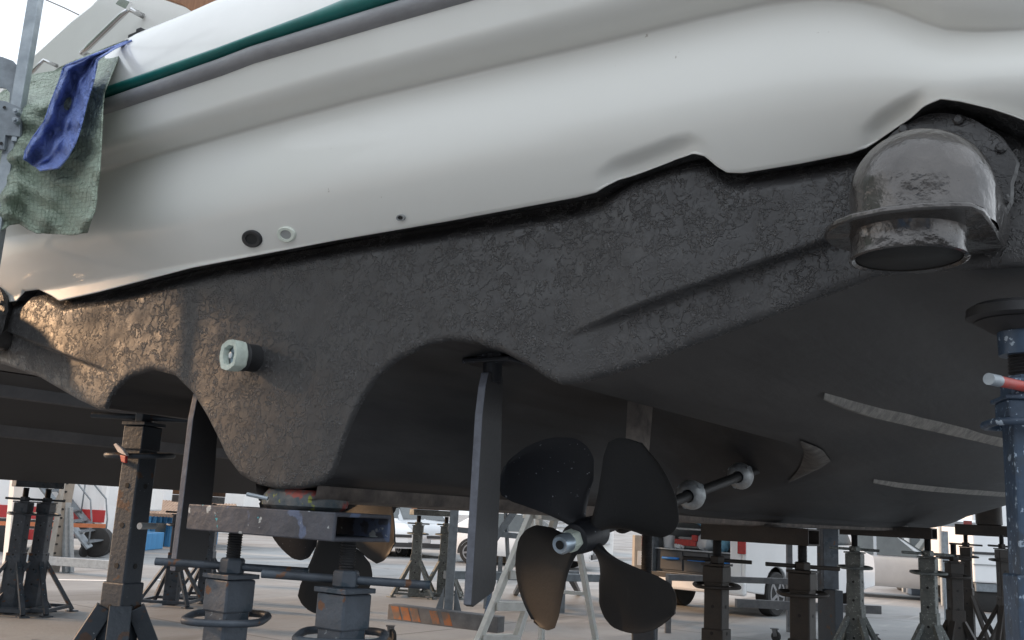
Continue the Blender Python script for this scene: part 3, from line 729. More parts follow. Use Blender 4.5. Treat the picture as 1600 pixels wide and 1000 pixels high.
sc = thing('sun_block_scaffold', 'sheeted scaffold tower added off the port quarter, out of view, to block the sun', 'scaffold', (-3.9, -1.4, 0), math.atan2(-.899, .438))  # unseen tower and sheet, added to keep sun off the white moulding
for x in (-2.2, 0, 2.2):
    for y in (-.5, .5):
        mb = MB(); mb.tube([(x, y, 0), (x, y, 5.6)], .024, 10); mb.build('post', 'galv', sc, smooth=True)
for z in (3.17, 5.4):
    for y in (-.5, .5): mb = MB(); mb.tube([(-2.3, y, z), (2.3, y, z)], .024, 10); mb.build('ledger', 'galv', sc, smooth=True)
for k_ in range(4): mb = MB(); mb.box((0, -.36+k_*.24, 3.12), (4.5, .225, .04)); mb.v = [(a_, b_, c_+.12) for a_, b_, c_ in mb.v]; mb.build('plank', 'wood', sc, bevel=.004)
sh_ = [[(x, -.53+.03*math.sin(5*x+z), z) for z in np.linspace(3.18, 5.5, 14)] for x in np.linspace(-2.2, 2.2, 40)]
o = grid(sh_, 'sun_block_sheet', 'tarp', sc, uv=True)

# ================================================================== tarpaulin over the port quarter
tp = thing('tarpaulin', 'crumpled green tarpaulin with blue lining hung over the boat\'s white coaming', 'tarpaulin', (0, 0, 0))
rng = np.random.RandomState(3)
def curve(pts_, t):
    pts_ = np.array(pts_, float); d = np.r_[0, np.cumsum(np.hypot(*np.diff(pts_, axis=0).T))]; d /= d[-1]
    return np.interp(t, d, pts_[:, 0]), np.interp(t, d, pts_[:, 1])
Lc = [(-60, 175), (-62, 230), (-60, 300), (-45, 362)]
Rc = [(203, 60), (192, 72), (178, 105), (162, 145), (160, 170), (158, 215), (155, 270), (148, 330), (137, 364)]
Tc = [(-60, 175), (-20, 160), (0, 145), (25, 130), (50, 116), (85, 110), (98, 102), (130, 88), (165, 74), (203, 60)]
Bc = [(-45, 362), (-10, 355), (0, 360), (15, 352), (30, 350), (42, 358), (55, 364), (85, 366), (110, 367), (137, 364)]
NU, NV = 110, 100; P_ = []
ph = rng.rand(8)*6
for i in range(NU):
    u = i/(NU-1); r = []
    for j in range(NV):
        v = j/(NV-1)
        lx, ly = curve(Lc, v); rx, ry = curve(Rc, v); tx, ty = curve(Tc, u); bx, by = curve(Bc, u)
        x = (1-u)*lx+u*rx+(1-v)*tx+v*bx-((1-u)*(1-v)*Lc[0][0]+u*(1-v)*Rc[0][0]+(1-u)*v*Lc[-1][0]+u*v*Rc[-1][0])
        y = (1-u)*ly+u*ry+(1-v)*ty+v*by-((1-u)*(1-v)*Lc[0][1]+u*(1-v)*Rc[0][1]+(1-u)*v*Lc[-1][1]+u*v*Rc[-1][1])
        Y = -.31+.225*float(sm(1-v*3.8))-.02*math.sin(9*u+ph[0]+2*v)*(.3+v)-.016*math.sin(19*u+5*v+ph[1])*(.3+v)-.010*math.sin(26*v+9*u+ph[2]+2*math.sin(5*u))-.006*math.sin(47*v-21*u+ph[3])
        Y += .03*float(sm((v-.88)/.12))
        r.append(U(x, y, 'Y', Y))
    P_.append(r)
o = grid(P_, 'green_sheet', 'tarp', tp, uv=True)
sd_ = o.modifiers.new('solid', 'SOLIDIFY'); sd_.thickness = .004
LB = [(200, 64), (165, 78), (128, 93), (100, 104), (94, 125), (80, 160), (70, 190), (52, 215), (40, 236), (38, 250)]
RB = [(206, 63), (178, 76), (152, 93), (146, 125), (135, 160), (127, 195), (118, 222), (106, 245), (92, 262), (62, 266)]
P_ = []; NU, NV = 30, 90
for i in range(NU):
    u = i/(NU-1); r = []
    for j in range(NV):
        v = j/(NV-1); a_ = curve(LB, v); b_ = curve(RB, v)
        x = a_[0]+(b_[0]-a_[0])*u; y = a_[1]+(b_[1]-a_[1])*u
        Y = -.375+.27*float(sm(1-v*4.2))+.055*math.sin(math.pi*u)**2-.022*math.exp(-((u-.62)/.07)**2)+.010*math.sin(24*v+5*u+2*math.sin(9*v))+.006*math.sin(47*v-13*u)+.008*math.sin(9*u+7*v)
        Y -= .02*math.exp(-((u-.12)/.1)**2)
        r.append(U(x, y, 'Y', Y))
    P_.append(r)
o = grid(P_, 'blue_fold', 'tarpb', tp, uv=True); sd_ = o.modifiers.new('solid', 'SOLIDIFY'); sd_.thickness = .004
for cv_ in (LB, RB):
    mb = MB(); mb.tube([U(*curve(cv_, v), 'Y', -.378+.27*float(sm(1-v*4.2))) for v in np.linspace(0, 1, 40)], .004, 6); mb.build('hem', 'tarpb', tp, smooth=True)

# galvanised scaffold post at the left edge
sp = thing('scaffold_post', 'galvanised scaffold post with bolted bracket plates in front of the green tarpaulin', 'scaffold post')
pt = D(28, 168, 3.35); bx_, by_ = pt[0], pt[1]
def Dp(x, y, dy=0.0): return D(x, y, 3.35+dy)
mb = MB(); mb.box((bx_, by_, 1.85), (.042, .042, 3.7), YAW); mb.build('post', 'galv', sp, bevel=.004)
mb = MB(); mb.prism([Dp(*q) for q in ((-40, 82), (0, 88), (16, 94), (28, 108), (30, 172), (14, 166), (15, 145), (8, 138), (-40, 134))], (-.01*math.sin(YAW)*-1, .01, 0)); mb.build('bracket_plate', 'galvb', sp, bevel=.002)
mb = MB(); mb.prism([Dp(*q, -.03) for q in ((-40, 154), (12, 160), (36, 170), (35, 216), (12, 213), (10, 236), (-40, 232))], (.005, -.012, 0)); mb.build('clamp_plate', 'galvb', sp, bevel=.002)
fdir = Vector((math.sin(YAW), -math.cos(YAW), 0))
for q in ((28, 176), (27, 190)): axial([(-.01, .012), (.016, .012), (.016, .007), (.026, .007)], Dp(*q, -.05), fdir, 6).build('bolt', 'galv', sp)
for q in ((7, 168), (2, 224)): axial([(0, .006), (.0015, .006)], Dp(*q, -.048), fdir, 12).build('bolt_hole', 'pipein', sp)
mb = MB(); mb.box(Dp(24, 218, -.03), (.02, .02, .02), YAW); mb.build('bolt', 'galv', sp, bevel=.002)
# wire against the sky
mb = MB(); mb.tube([D(40, -14, 9), D(100, 12, 9), D(133, 28, 9), D(250, 70, 9)], .006, 6); tag(mb.build('wire', 'rope'), 'thin dark wire against the sky behind the white coaming', 'wire')

# ================================================================== screw jack stands
def jack(name, label, topz, basez=0.0, wd=.145, m='stand', rz=0.0, legs=True, handle=.26, cat='jack stand', group=None, pad=None, scr=.10, ringh=True, parent=None, hdir=0.0, holes=True, lw=.05, legz=.62, legr=.42, loc=(0, 0)):
    """square telescopic post, collar with rim plate, threaded screw, hex nut with tommy bar, clamp ring, splayed legs"""
    if parent is None: t = thing(name, label, cat, (loc[0], loc[1], 0), rz, group); off = Vector((0, 0, 0))
    else:
        t = bpy.data.objects.new(name, None); C.objects.link(t); t.parent = parent; t.location = (loc[0], loc[1], 0); t.rotation_euler = (0, 0, rz); t.empty_display_size = .1
    h = wd/2; zc = topz-scr-.06      # top of collar
    mb = MB(); mb.box((0, 0, (basez+.05+zc-.05)/2), (wd, wd, zc-.05-basez-.05)); o_tube = mb.build('post_tube', m, t, bevel=.008)
    if legs:
        mb = MB(); mb.box((0, 0, (legz+.10+basez)/2+.0), (wd*1.16, wd*1.16, legz+.10-basez)); mb.build('outer_sleeve', m, t, bevel=.006)
    if holes:
        mb = MB()
        z = zc-.25
        while z > basez+.2:
            for (ax_, sy) in ((0, -1), (0, 1), (1, -1), (1, 1)):
                k_ = h+.002 if not (legs and z < legz+.10) else h*1.16+.002
                c_ = (0, sy*k_, z) if ax_ == 0 else (sy*k_, 0, z)
                mb.loft([facing((c_[0], c_[1], z), (0, sy, 0) if ax_ == 0 else (sy, 0, 0), .011, 10), facing((c_[0]*.98, c_[1]*.98, z), (0, sy, 0) if ax_ == 0 else (sy, 0, 0), .011, 10)])
            z -= .16
        mb.build('pin_holes', 'pipein', o_tube)['kind'] = 'stuff'
    mb = MB(); mb.box((0, 0, zc-.055), (wd*1.12, wd*1.12, .10)); mb.build('collar', m, t, bevel=.006)
    mb = MB(); mb.box((0, 0, zc+.004), (wd*1.26, wd*1.26, .014)); mb.build('collar_plate', m, t, bevel=.002)
    prof = []; z = 0.0
    while z < scr+.05: prof += [(z, wd*.24), (z+.004, wd*.205)]; z += .008
    axial(prof, (0, 0, zc+.012), (0, 0, 1), 20).build('screw', 'black', t)
    mb = MB(); mb.loft([ring((0, 0), wd*.40*k_, 6, z_) for k_, z_ in ((.9, zc+.010), (1, zc+.016), (1, zc+.052), (.88, zc+.060))]); n_ = mb.build('hex_nut', m, t, smooth=False, bevel=.003)
    if handle:
        mb = MB(); a_ = hdir; dx, dy = math.cos(a_), math.sin(a_)
        mb.tube([(-dx*handle, -dy*handle, zc+.036), (dx*handle, dy*handle, zc+.03)], .0125, 12); mb.build('tommy_bar', m, n_, smooth='auto')
    if ringh:
        pts_ = []; k_ = wd*.62+.03
        for a_ in np.linspace(0, 2*math.pi, 29): 
            c_, s_ = math.cos(a_), math.sin(a_); q = (abs(c_)**4+abs(s_)**4)**-.25
            pts_.append((c_*q*(k_+.03)*math.cos(hdir)-s_*q*k_*math.sin(hdir), c_*q*(k_+.03)*math.sin(hdir)+s_*q*k_*math.cos(hdir), zc-.125+.008*math.sin(a_+.4)))
        mb = MB(); mb.tube(pts_, .0115, 10, False); mb.build('clamp_ring', m, t, smooth=True)
    if pad:
        mb = MB(); mb.box((0, 0, topz-.008), (wd*1.5, wd*1.5, .02)); mb.build('head_plate', m, t, bevel=.003)
    if legs:
        for k_ in range(4):
            a_ = math.pi/4+k_*math.pi/2; dx, dy = math.cos(a_), math.sin(a_)
            mb = MB(); mb.bar((dx*wd*.6, dy*wd*.6, basez+legz), (dx*legr, dy*legr, basez+.02), lw, lw*.8); mb.box((dx*legr, dy*legr, basez+.008), (.11, .11, .014), a_); mb.build('leg', m, t, bevel=.003)
        mb = MB()
        for k_ in range(4):
            a_ = math.pi/4+k_*math.pi/2; b_ = a_+math.pi/2
            mb.bar((math.cos(a_)*legr*.93, math.sin(a_)*legr*.93, basez+.06), (math.cos(b_)*legr*.93, math.sin(b_)*legr*.93, basez+.06), .035, .035)
        mb.build('base_frame', m, t, bevel=.002)
    return t

def keel_support(label, x0, x1, y0, y1, ztop, zbeam, posts, mbeam, mpost, wd, pad_label, padm, group=None, hand=.26, opened=True, padw=.13, zkeel=None, scr=.09, rot=0.0, hd=(0.0, 0.0)):
    t = thing('keel_support', label, 'boat support', ((x0+x1)/2, (y0+y1)/2, 0), rot, group)
    cx_, cy_ = (x0+x1)/2, (y0+y1)/2; hx, hy = (x1-x0)/2, (y1-y0)/2; hz = (ztop-zbeam)
    w_ = .012
    mb = MB()
    zc = (ztop+zbeam)/2
    def rc(x, e): return [(x, -hy+e, zbeam+e), (x, hy-e, zbeam+e), (x, hy-e, ztop-e), (x, -hy+e, ztop-e)]
    mb.loft([rc(-hx, 0), rc(hx, 0), rc(hx, w_), rc(-hx, w_), rc(-hx, 0)], True, False)
    mb.build('hollow_beam', mbeam, t, bevel=.004)
    for k_, (px_, py_) in enumerate(posts):
        jack('screw_jack', None, zbeam+.003, 0, wd, mpost, loc=(px_-cx_, py_-cy_), parent=t, handle=hand, legs=True, scr=scr, hdir=hd[k_], rz=rad(0))
    if padm:
        zk_ = zkeel
        rg = []; n = 28
        for f_, z_ in ((.86, ztop+.001), (1, ztop+.012), (1.02, (ztop+zk_)/2), (1, zk_-.012), (.9, zk_+.004)):
            rg.append([(cx_*0+padw*f_*math.copysign(abs(math.cos(a_))**.6, math.cos(a_))*(1+.03*math.sin(3*a_+z_*40)), padw*.72*f_*math.copysign(abs(math.sin(a_))**.6, math.sin(a_)), z_) for a_ in np.linspace(0, 2*math.pi, n+1)[:-1]])
        mb = MB(); mb.loft(rg); p_ = mb.build('support_pad', padm, smooth='auto'); p_.location = (0 if abs(cx_) < 1 else cx_, cy_, 0); tag(p_, pad_label, 'support pad', 'pads between the beams and the keel')
    return t
pA = U(356, 930, 'Y', .11); pB = U(528, 940, 'Y', .09)
keel_support('paint-spattered hollow steel beam on two blue-grey screw jacks under the stern end of the keel', -.40, .25, -.005, .235, 1.330, 1.250, [(pA[0], .115), (pB[0], .115)], 'beam', 'stand', .100, 'paint-blotched rubber pad squeezed under the keel at the stern, red and yellow smears', 'pad', 'keel supports of the big yacht', .245, zkeel=1.385, scr=.085, hd=(.62, .60))
mb = MB(); q = U(386, 772, 'Y', -.03); mb.tube([q, q+np.array([.06, .03, -.01])], .006, 8); tag(mb.build('bolt', 'galv'), 'loose bolt poking from the paint-blotched pad', 'bolt')
def ks(pxl, pxr, ptop, pbot, posts, lab, padl, m, pm, xx=0.0):
    a_ = U((pxl+pxr)/2, (ptop+pbot)/2, 'X', 0.0); Yc = a_[1]
    zt_ = U((pxl+pxr)/2, ptop, 'Y', Yc)[2]; zb_ = U((pxl+pxr)/2, pbot, 'Y', Yc)[2]
    X0 = U(pxl, ptop, 'Y', Yc-.1)[0]; X1 = U(pxr, ptop, 'Y', Yc+.05)[0]
    ps = [(U(p_, 900, 'Y', Yc)[0], Yc) for p_ in posts]
    keel_support(lab, X0, X1, Yc-.11, Yc+.11, zt_, zb_, ps, m, pm, .122, padl, 'standb', 'keel supports of the big yacht', .22, zkeel=zk(Yc)-.012, padw=.16, scr=.10, hd=(.6, .55))
ks(1096, 1276, 822, 848, (1120, 1254), 'dark brown beam on two sooty screw jacks, between the propeller and the open white van', 'black pad on the dark beam in front of the open white van', 'standb', 'standb')
ks(1312, 1462, 822, 839, (1336, 1451), 'dark beam on two speckled galvanised jacks, in front of the van\'s front wheel', 'black pad on the beam in front of the van\'s front wheel', 'standb', 'standg')
ks(1492, 1600, 821, 838, (1511, 1585), 'farthest dark beam on jacks, just left of the blue stand', 'black pad on the farthest keel beam by the blue stand', 'standb', 'standb')

# stand under the port side, with the red and white rag
hp = D(226, 656, 4.05)
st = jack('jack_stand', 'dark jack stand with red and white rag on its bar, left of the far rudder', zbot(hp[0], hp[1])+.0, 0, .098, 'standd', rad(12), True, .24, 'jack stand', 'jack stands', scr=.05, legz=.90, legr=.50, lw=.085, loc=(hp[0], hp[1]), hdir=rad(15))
r_ = U(182, 706, 'Y', hp[1]-.12)
rg = MB(); rgp = [(r_+np.array([dx, dy, dz])) for dx, dy, dz in ((-.03, 0, .03), (.0, -.01, .035), (.04, 0, .012), (.07, 0, -.015), (.04, .005, -.01), (.0, .005, .0))]
rg.prism(rgp, (0, .015, 0)); tag(rg.build('rag', 'cloth', bevel=.003), 'white rag tied to the bar of the dark jack stand', 'rag')
rg = MB(); rg.prism([r_+np.array([.03, -.004, -.012]), r_+np.array([.07, -.004, -.016]), r_+np.array([.075, -.004, -.045]), r_+np.array([.045, -.004, -.04])], (0, .012, 0)); tag(rg.build('rag', 'red', bevel=.003), 'red scrap of cloth under the white rag', 'rag')
mb = MB(); q = D(226, 822, 3.85); axial([(-.06, .012), (.03, .013)], q, Vector((.3, -1, 0)), 14).build('locking_pin', 'galv', st).parent = None
lp = [o for o in C.objects if o.name.startswith('locking_pin')][0]; lp.parent = st; lp.matrix_parent_inverse = (Matrix.Translation(st.location) @ Matrix.Rotation(rad(12), 4, 'Z')).inverted()
# stand under the propeller: keel post
hp = U(1012, 806, 'X', 0.0)
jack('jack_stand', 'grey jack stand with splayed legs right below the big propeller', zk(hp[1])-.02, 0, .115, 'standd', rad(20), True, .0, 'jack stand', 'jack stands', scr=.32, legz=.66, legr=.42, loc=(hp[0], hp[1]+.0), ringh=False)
# near blue stand at the right edge
hp = D(1598, 520, 1.9)
bs = thing('jack_stand', 'tall bright blue jack stand at the right edge, red tommy bar', 'jack stand', (hp[0], hp[1], 0), rad(24), 'jack stands')
zt_ = U(1590, 490, 'Y', hp[1])[2]
def zat(y): return float(D(1598, y, 1.9)[2])
mb = MB(); mb.box((0, 0, (zat(632)+zat(890))/2), (.076, .076, zat(632)-zat(890)+.1)); mb.build('post_tube', 'bluest', bs, bevel=.005)
mb = MB(); mb.box((0, 0, zat(898)/2), (.094, .094, zat(898))); mb.build('outer_sleeve', 'bluest', bs, bevel=.004)
mb = MB(); mb.box((0, 0, (zat(628)+zat(662))/2), (.094, .094, zat(628)-zat(662))); mb.build('collar', 'bluest', bs, bevel=.004)
mb = MB(); mb.box((0, 0, zat(625)), (.106, .106, .009)); mb.build('collar_plate', 'bluest', bs, bevel=.002)
mb = MB(); k_ = .066; mb.tube([(math.copysign(abs(math.cos(a_))**.5, math.cos(a_))*k_*1.1, math.copysign(abs(math.sin(a_))**.5, math.sin(a_))*k_, zat(664)) for a_ in np.linspace(0, 2*math.pi, 33)], .008, 8, False); mb.build('clamp_ring', 'bluest', bs, smooth=True)
prof = []; z = 0
while z < zat(545)-zat(620): prof += [(z, .031), (z+.0035, .027)]; z += .007
axial(prof, (0, 0, zat(620)), (0, 0, 1), 24).build('screw', 'black', bs)
mb = MB(); mb.loft([ring((0, 0), .046, 24, zat(556)), ring((0, 0), .047, 24, zat(520)), ring((0, 0), .047, 24, zat(516))]); mb.build('screw_cup', 'bluest', bs, smooth='auto')
mb = MB(); mb.loft([ring((0, 0), .055, 26, zat(520)), ring((-.01, 0), .070, 26, zat(508)), ring((-.01, 0), .080, 26, zat(504))]); mb.build('head_plate', 'black', bs, smooth='auto', bevel=.002)
mb = MB(); mb.loft([ring((-.01, 0), .078, 26, zat(503)), ring((-.015, 0), .090, 26, zat(498)), ring((-.015, 0), .088, 26, zat(484)), ring((-.01, 0), .08, 26, zat(478))]); mb.build('rubber_pad', 'black', bs, smooth='auto')
mb = MB(); mb.loft([ring((0, 0), .034, 6, zat(618)), ring((0, 0), .034, 6, zat(588))]); nn = mb.build('hex_nut', 'bluest', bs)
q0 = np.array(D(1545, 592, 1.78)); q1 = np.array(D(1600, 604, 1.86)); R_i = Matrix.Rotation(-rad(24), 3, 'Z')
def loc_(q): return R_i @ Vector((q[0]-hp[0], q[1]-hp[1], q[2]))
l0, l1 = loc_(q0), loc_(q1)
mb = MB(); mb.tube([l0+(l1-l0)*.25, l1+(l1-l0)*2.0], .0105, 14); mb.build('tommy_bar', 'redl', nn, smooth='auto')
mb = MB(); mb.tube([l0, l0+(l1-l0)*.27], .0115, 14); mb.build('bar_end', 'galv', nn, smooth='auto')
for k_ in range(4):
    a_ = math.pi/4+k_*math.pi/2; mb = MB(); mb.bar((math.cos(a_)*.06, math.sin(a_)*.06, .5), (math.cos(a_)*.32, math.sin(a_)*.32, .02), .04, .04); mb.build('leg', 'bluest', bs, bevel=.003)

# far stands under the neighbouring yachts (pairs with a shared head)
def post_pair(label, pts_, topz, wd, m, headm='wood', grp='paired jack stands', loc=None, hl=.30, legr=.45, ang=0.0):
    cx_, cy_ = sum(p_[0] for p_ in pts_)/len(pts_), sum(p_[1] for p_ in pts_)/len(pts_)
    t = thing('stand_pair', label, 'boat support', (cx_, cy_, 0), 0, grp)
    for k_, p_ in enumerate(pts_): jack('screw_jack', None, topz-.10, 0, wd, m, parent=t, loc=(p_[0]-cx_, p_[1]-cy_), legs=True, handle=.2, scr=.10, legr=legr, hdir=ang+.2*k_, legz=.55, rz=ang)
    a_ = Vector((pts_[0][0]-cx_, pts_[0][1]-cy_, 0)); b_ = Vector((pts_[-1][0]-cx_, pts_[-1][1]-cy_, 0)); d_ = (b_-a_).normalized()
    mb = MB(); mb.bar(a_-d_*.14+Vector((0, 0, topz-.05)), b_+d_*.14+Vector((0, 0, topz-.05)), .15, .09); mb.build('head_beam', m, t, bevel=.006)
    if headm: mb = MB(); mb.bar(a_-d_*.1+Vector((0, 0, topz+.03)), b_+d_*.1+Vector((0, 0, topz+.03)), .2, .06); mb.build('wood_block', headm, t, bevel=.005)
    return t
def P2(x, y, up_=0): g = G(x, y); return (g[0], g[1])
post_pair('dark blue-grey pair of drilled posts at the left edge, in front of the red-striped bus', [P2(12, 958), P2(48, 957)], 1.46, .14, 'stand', 'black', ang=YAW)
post_pair('pale grey pair of posts with brown wood block, in front of the two parked cars', [P2(646, 932), P2(690, 932)], 1.36, .15, 'standg', 'wood', ang=YAW)
post_pair('grey pair of posts behind the far rudder, beside the blue shed', [P2(266, 945), P2(318, 938)], 1.38, .14, 'stand', 'wood', ang=YAW)
g = P2(1448, 1100)
for x_, d_, lab in ((1490, 9.0, 'thin brown-black jack stand just left of the farthest beam post'), (1566, 11.5, 'small dark jack stand tucked against the blue stand')):
    q = D(x_, 870, d_); jack('jack_stand', lab, 1.42 if x_ > 1500 else 1.30, 0, .11, 'standb', YAW, True, .16, 'jack stand', 'jack stands', scr=.1, loc=(q[0], q[1]), legr=.4)

# ================================================================== step ladder
ld = thing('step_ladder', 'white aluminium folding step ladder standing between the rudder and the propeller', 'ladder')
dl_ = 7.6
A0, A1 = D(835, 790, dl_), D(748, 1000, dl_-.35)
B0, B1 = D(868, 808, dl_+.12), D(806, 1000, dl_-.23)
def ext(a_, b_): t = (a_[2]-.02)/(a_[2]-b_[2]); return a_+(b_-a_)*t
A2, B2 = ext(A0, A1), ext(B0, B1)
for a_, b_ in ((A0, A2), (B0, B2)): mb = MB(); mb.bar(a_, b_, .045, .055, (0, 1, 0)); mb.build('stile', 'alu', ld, bevel=.004)
zr = [1.36]+[1.36-.225*k_ for k_ in range(1, 6)]
for k_, z in enumerate(zr):
    ta = (A0[2]-z)/(A0[2]-A2[2]); tb = (B0[2]-z)/(B0[2]-B2[2]); a_ = A0+(A2-A0)*ta; b_ = B0+(B2-B0)*max(tb, -.0)
    mb = MB(); mb.bar(a_+np.array([0, .02, 0]), b_+np.array([0, .02, 0]), .10 if k_ else .24, .06); mb.build('tread', 'alu', ld, bevel=.003)
E0 = D(842, 806, dl_+.25); E1 = ext(E0, D(846, 990, dl_+.9)); F0 = D(896, 812, dl_+.32); F1 = ext(F0, D(931, 1000, dl_+.75))
for a_, b_ in ((E0, E1), (F0, F1)): mb = MB(); mb.bar(a_, b_, .042, .045, (0, 1, 0)); mb.build('rear_leg', 'alu', ld, bevel=.003)
for t in (.1, .45, .85): mb = MB(); mb.bar(E0+(E1-E0)*t, F0+(F1-F0)*t, .02, .03); mb.build('brace', 'alu', ld, bevel=.002)

# ================================================================== mobile gantry with striped castor beam
tr = thing('mobile_gantry', 'grey steel gantry on castors with orange-striped base beam, behind the near rudder', 'gantry')
a_ = D(612, 955, 10.2); b_ = D(783, 976, 9.6)
mb = MB(); mb.bar(a_, b_, .14, .15); mb.build('base_beam', 'trolley', tr, bevel=.006)
for k_, f_ in enumerate((.06, .15, .24, .42, .53, .62)):
    if k_ in (5,): continue
    d_ = (b_-a_); n_ = np.cross(d_/np.linalg.norm(d_), [0, 0, 1]); sg = -1 if (n_ @ (CAM-a_)) < 0 else 1; n_ = n_*sg
    p_ = a_+d_*f_+n_*.0705; L_ = np.linalg.norm(d_); e_ = d_/L_
    mb = MB(); mb.prism([p_+e_*(-.04)+np.array([0, 0, .06]), p_+e_*.05+np.array([0, 0, .06]), p_+e_*.10+np.array([0, 0, -.06]), p_+e_*.01+np.array([0, 0, -.06])], n_*.003); mb.build('warning_stripe', 'orange', tr)
def castor(p, par, r=.075):
    mb = MB(); mb.box((p[0], p[1], r*2+.03), (.09, .07, .012), YAW); mb.bar((p[0], p[1]-.028, r*2+.03), (p[0]+.02, p[1]-.028, r), .006, .05); mb.bar((p[0], p[1]+.028, r*2+.03), (p[0]+.02, p[1]+.028, r), .006, .05)
    f_ = mb.build('castor', 'trolley', par, bevel=.002)
    axial([(-.02, r*.8), (-.018, r), (.018, r), (.02, r*.8)], (p[0]+.02, p[1], r), (math.sin(.3), math.cos(.3), 0), 20).build('castor_wheel', 'tyre', f_, smooth='auto')
for q in (a_, b_): castor(q, tr)
def vz(x, y, dep): return D(x, y, dep)
pb_ = D(700, 958, 10.0)
mb = MB(); mb.box((pb_[0], pb_[1], (.35+2.4)/2), (.085, .085, 2.05), YAW); mb.build('upright', 'galvb', tr, bevel=.006)
for sg in (-1, 1):
    q = pb_+np.array([math.cos(YAW), math.sin(YAW), 0])*sg*.13
    mb = MB(); mb.prism([(q[0], q[1], .38), (pb_[0]+math.cos(YAW)*sg*.045, pb_[1]+math.sin(YAW)*sg*.07, .62), (pb_[0]+math.cos(YAW)*sg*.045, pb_[1]+math.sin(YAW)*sg*.07, .38)], (-.01*math.sin(YAW), .012, 0)); mb.build('gusset', 'galvb', tr)
mb = MB(); hb_ = [D(695, 898, 10.2), D(1000, 905, 11.5)]; mb.bar(hb_[0], hb_[1], .07, .08); mb.build('long_rail', 'galvb', tr, bevel=.004)
mb = MB(); mb.bar(D(770, 902, 10.6), D(760, 960, 10.3), .04, .05); mb.build('blue_leg', 'bluest', tr, bevel=.004)

# boat cradle made of grey tube farther back
cr_ = thing('boat_cradle', 'grey tubular boat cradle with diagonal braces, behind the step ladder', 'cradle')
for p_, q_, w_ in (((700, 826), (905, 848), .08), ((760, 896), (905, 896), .07), ((810, 790), (755, 868), .10), ((833, 808), (833, 930), .09), ((790, 800), (795, 900), .045), ((782, 870), (780, 925), .05)):
    mb = MB(); mb.bar(D(*p_, 14.5), D(*q_, 14.5), w_, w_); mb.build('tube', 'galvb' if w_ != .09 else 'alu', cr_, bevel=.004)
for x_ in (762, 833, 880):
    q = D(x_, 900, 14.5); mb = MB(); mb.box((q[0], q[1], .45), (.08, .08, .9), YAW); mb.build('post', 'galvb', cr_, bevel=.004)
for x_, y_, x2 in ((818, 925, 800), (893, 925, 900)):
    mb = MB(); a_ = D(x_, 905, 13.2); g_ = G(x2+5, 928); mb.bar(a_, g_, .07, .07); mb.build('foot', 'standd', cr_)

# second cradle under the hull on the right: two long rails and castor
c2 = thing('boat_cradle', 'low grey wheeled cradle frame in front of the open white van', 'cradle')
for p_, q_, d1, d2, w_ in (((1042, 902), (1245, 909), 12.4, 13.0, .075), ((1150, 942), (1375, 953), 12.3, 12.6, .10)):
    mb = MB(); mb.bar(D(*p_, d1), D(*q_, d2), .08, w_); mb.build('rail', 'trolley', c2, bevel=.004)
q = D(1366, 970, 12.3); castor((q[0], q[1], 0), c2, .06)
q = D(1210, 960, 12.3); castor((q[0], q[1], 0), c2, .06)
for x_ in (1045, 1243):
    a_ = D(x_, 905, 12.6); mb = MB(); mb.box((a_[0], a_[1], .36), (.07, .07, .72), YAW); mb.build('post', 'trolley', c2)
# dark board leaning by the cradle
bd = thing('steel_door_panel', 'tall dark blue-grey steel panel standing in front of the van\'s flank', 'panel')
a_ = D(1297, 921, 10.5); zt2 = D(1297, 805, 10.5)[2]+.5
mb = MB(); mb.box((a_[0], a_[1], (a_[2]+zt2)/2), (.19, .05, zt2-a_[2]), YAW+.3); mb.build('panel_sheet', 'stand', bd, bevel=.006)
a2 = D(1283, 921, 10.55); mb = MB(); mb.box((a2[0], a2[1], (a_[2]+zt2)/2), (.035, .09, zt2-a_[2]+.04), YAW+.3); mb.build('panel_frame', 'standd', bd, bevel=.004)
mb = MB(); mb.box((a_[0], a_[1], a_[2]/2), (.1, .3, a_[2]), YAW+.3); mb.build('panel_foot', 'standd', bd, bevel=.004)

# ================================================================== left background: trestle, steps, bus, sheds
ts = thing('drilled_trestle', 'rusty beige A-frame trestle of drilled posts, in front of the red-striped bus', 'trestle')
for p_, q_, w_, m in (((106, 755), (84, 878), .17, 'conc'), ((97, 772), (38, 884), .09, 'conc'), ((104, 770), (104, 880), .11, 'galv'), ((110, 800), (111, 868), .07, 'galv'), ((28, 735), (14, 885), .16, 'whitew')):
    mb = MB(); a_ = D(*p_, 16.8); b_ = D(*q_, 16.8); a_ = a_+(a_-b_)*.1; b_ = b_+(b_-a_)*(b_[2]/(a_[2]-b_[2])); mb.bar(a_, b_, w_, w_); mb.build('post', m, ts, bevel=.006)
mb = MB(); mb.bar(D(36, 873, 16.8), D(190, 884, 16.2), .12, .14); mb.build('foot_beam', 'galv', ts, bevel=.006)
mb = MB(); 
for k_ in range(9):
    q = np.array(D(106, 755, 16.7))*(1-k_/9)+np.array(D(84, 878, 16.7))*(k_/9); mb.loft([facing(q, fdir, .018, 8), facing(q+np.array(fdir)*.03, fdir, .018, 8)])
mb.build('pin_holes', 'pipein', ts)['kind'] = 'stuff'
mb = MB(); mb.bar(D(-20, 817, 17.2), D(165, 822, 17.6), .02, .07); tag(mb.build('barrier_tape', 'strap'), 'faded orange barrier strap stretched past the beige trestle', 'strap')

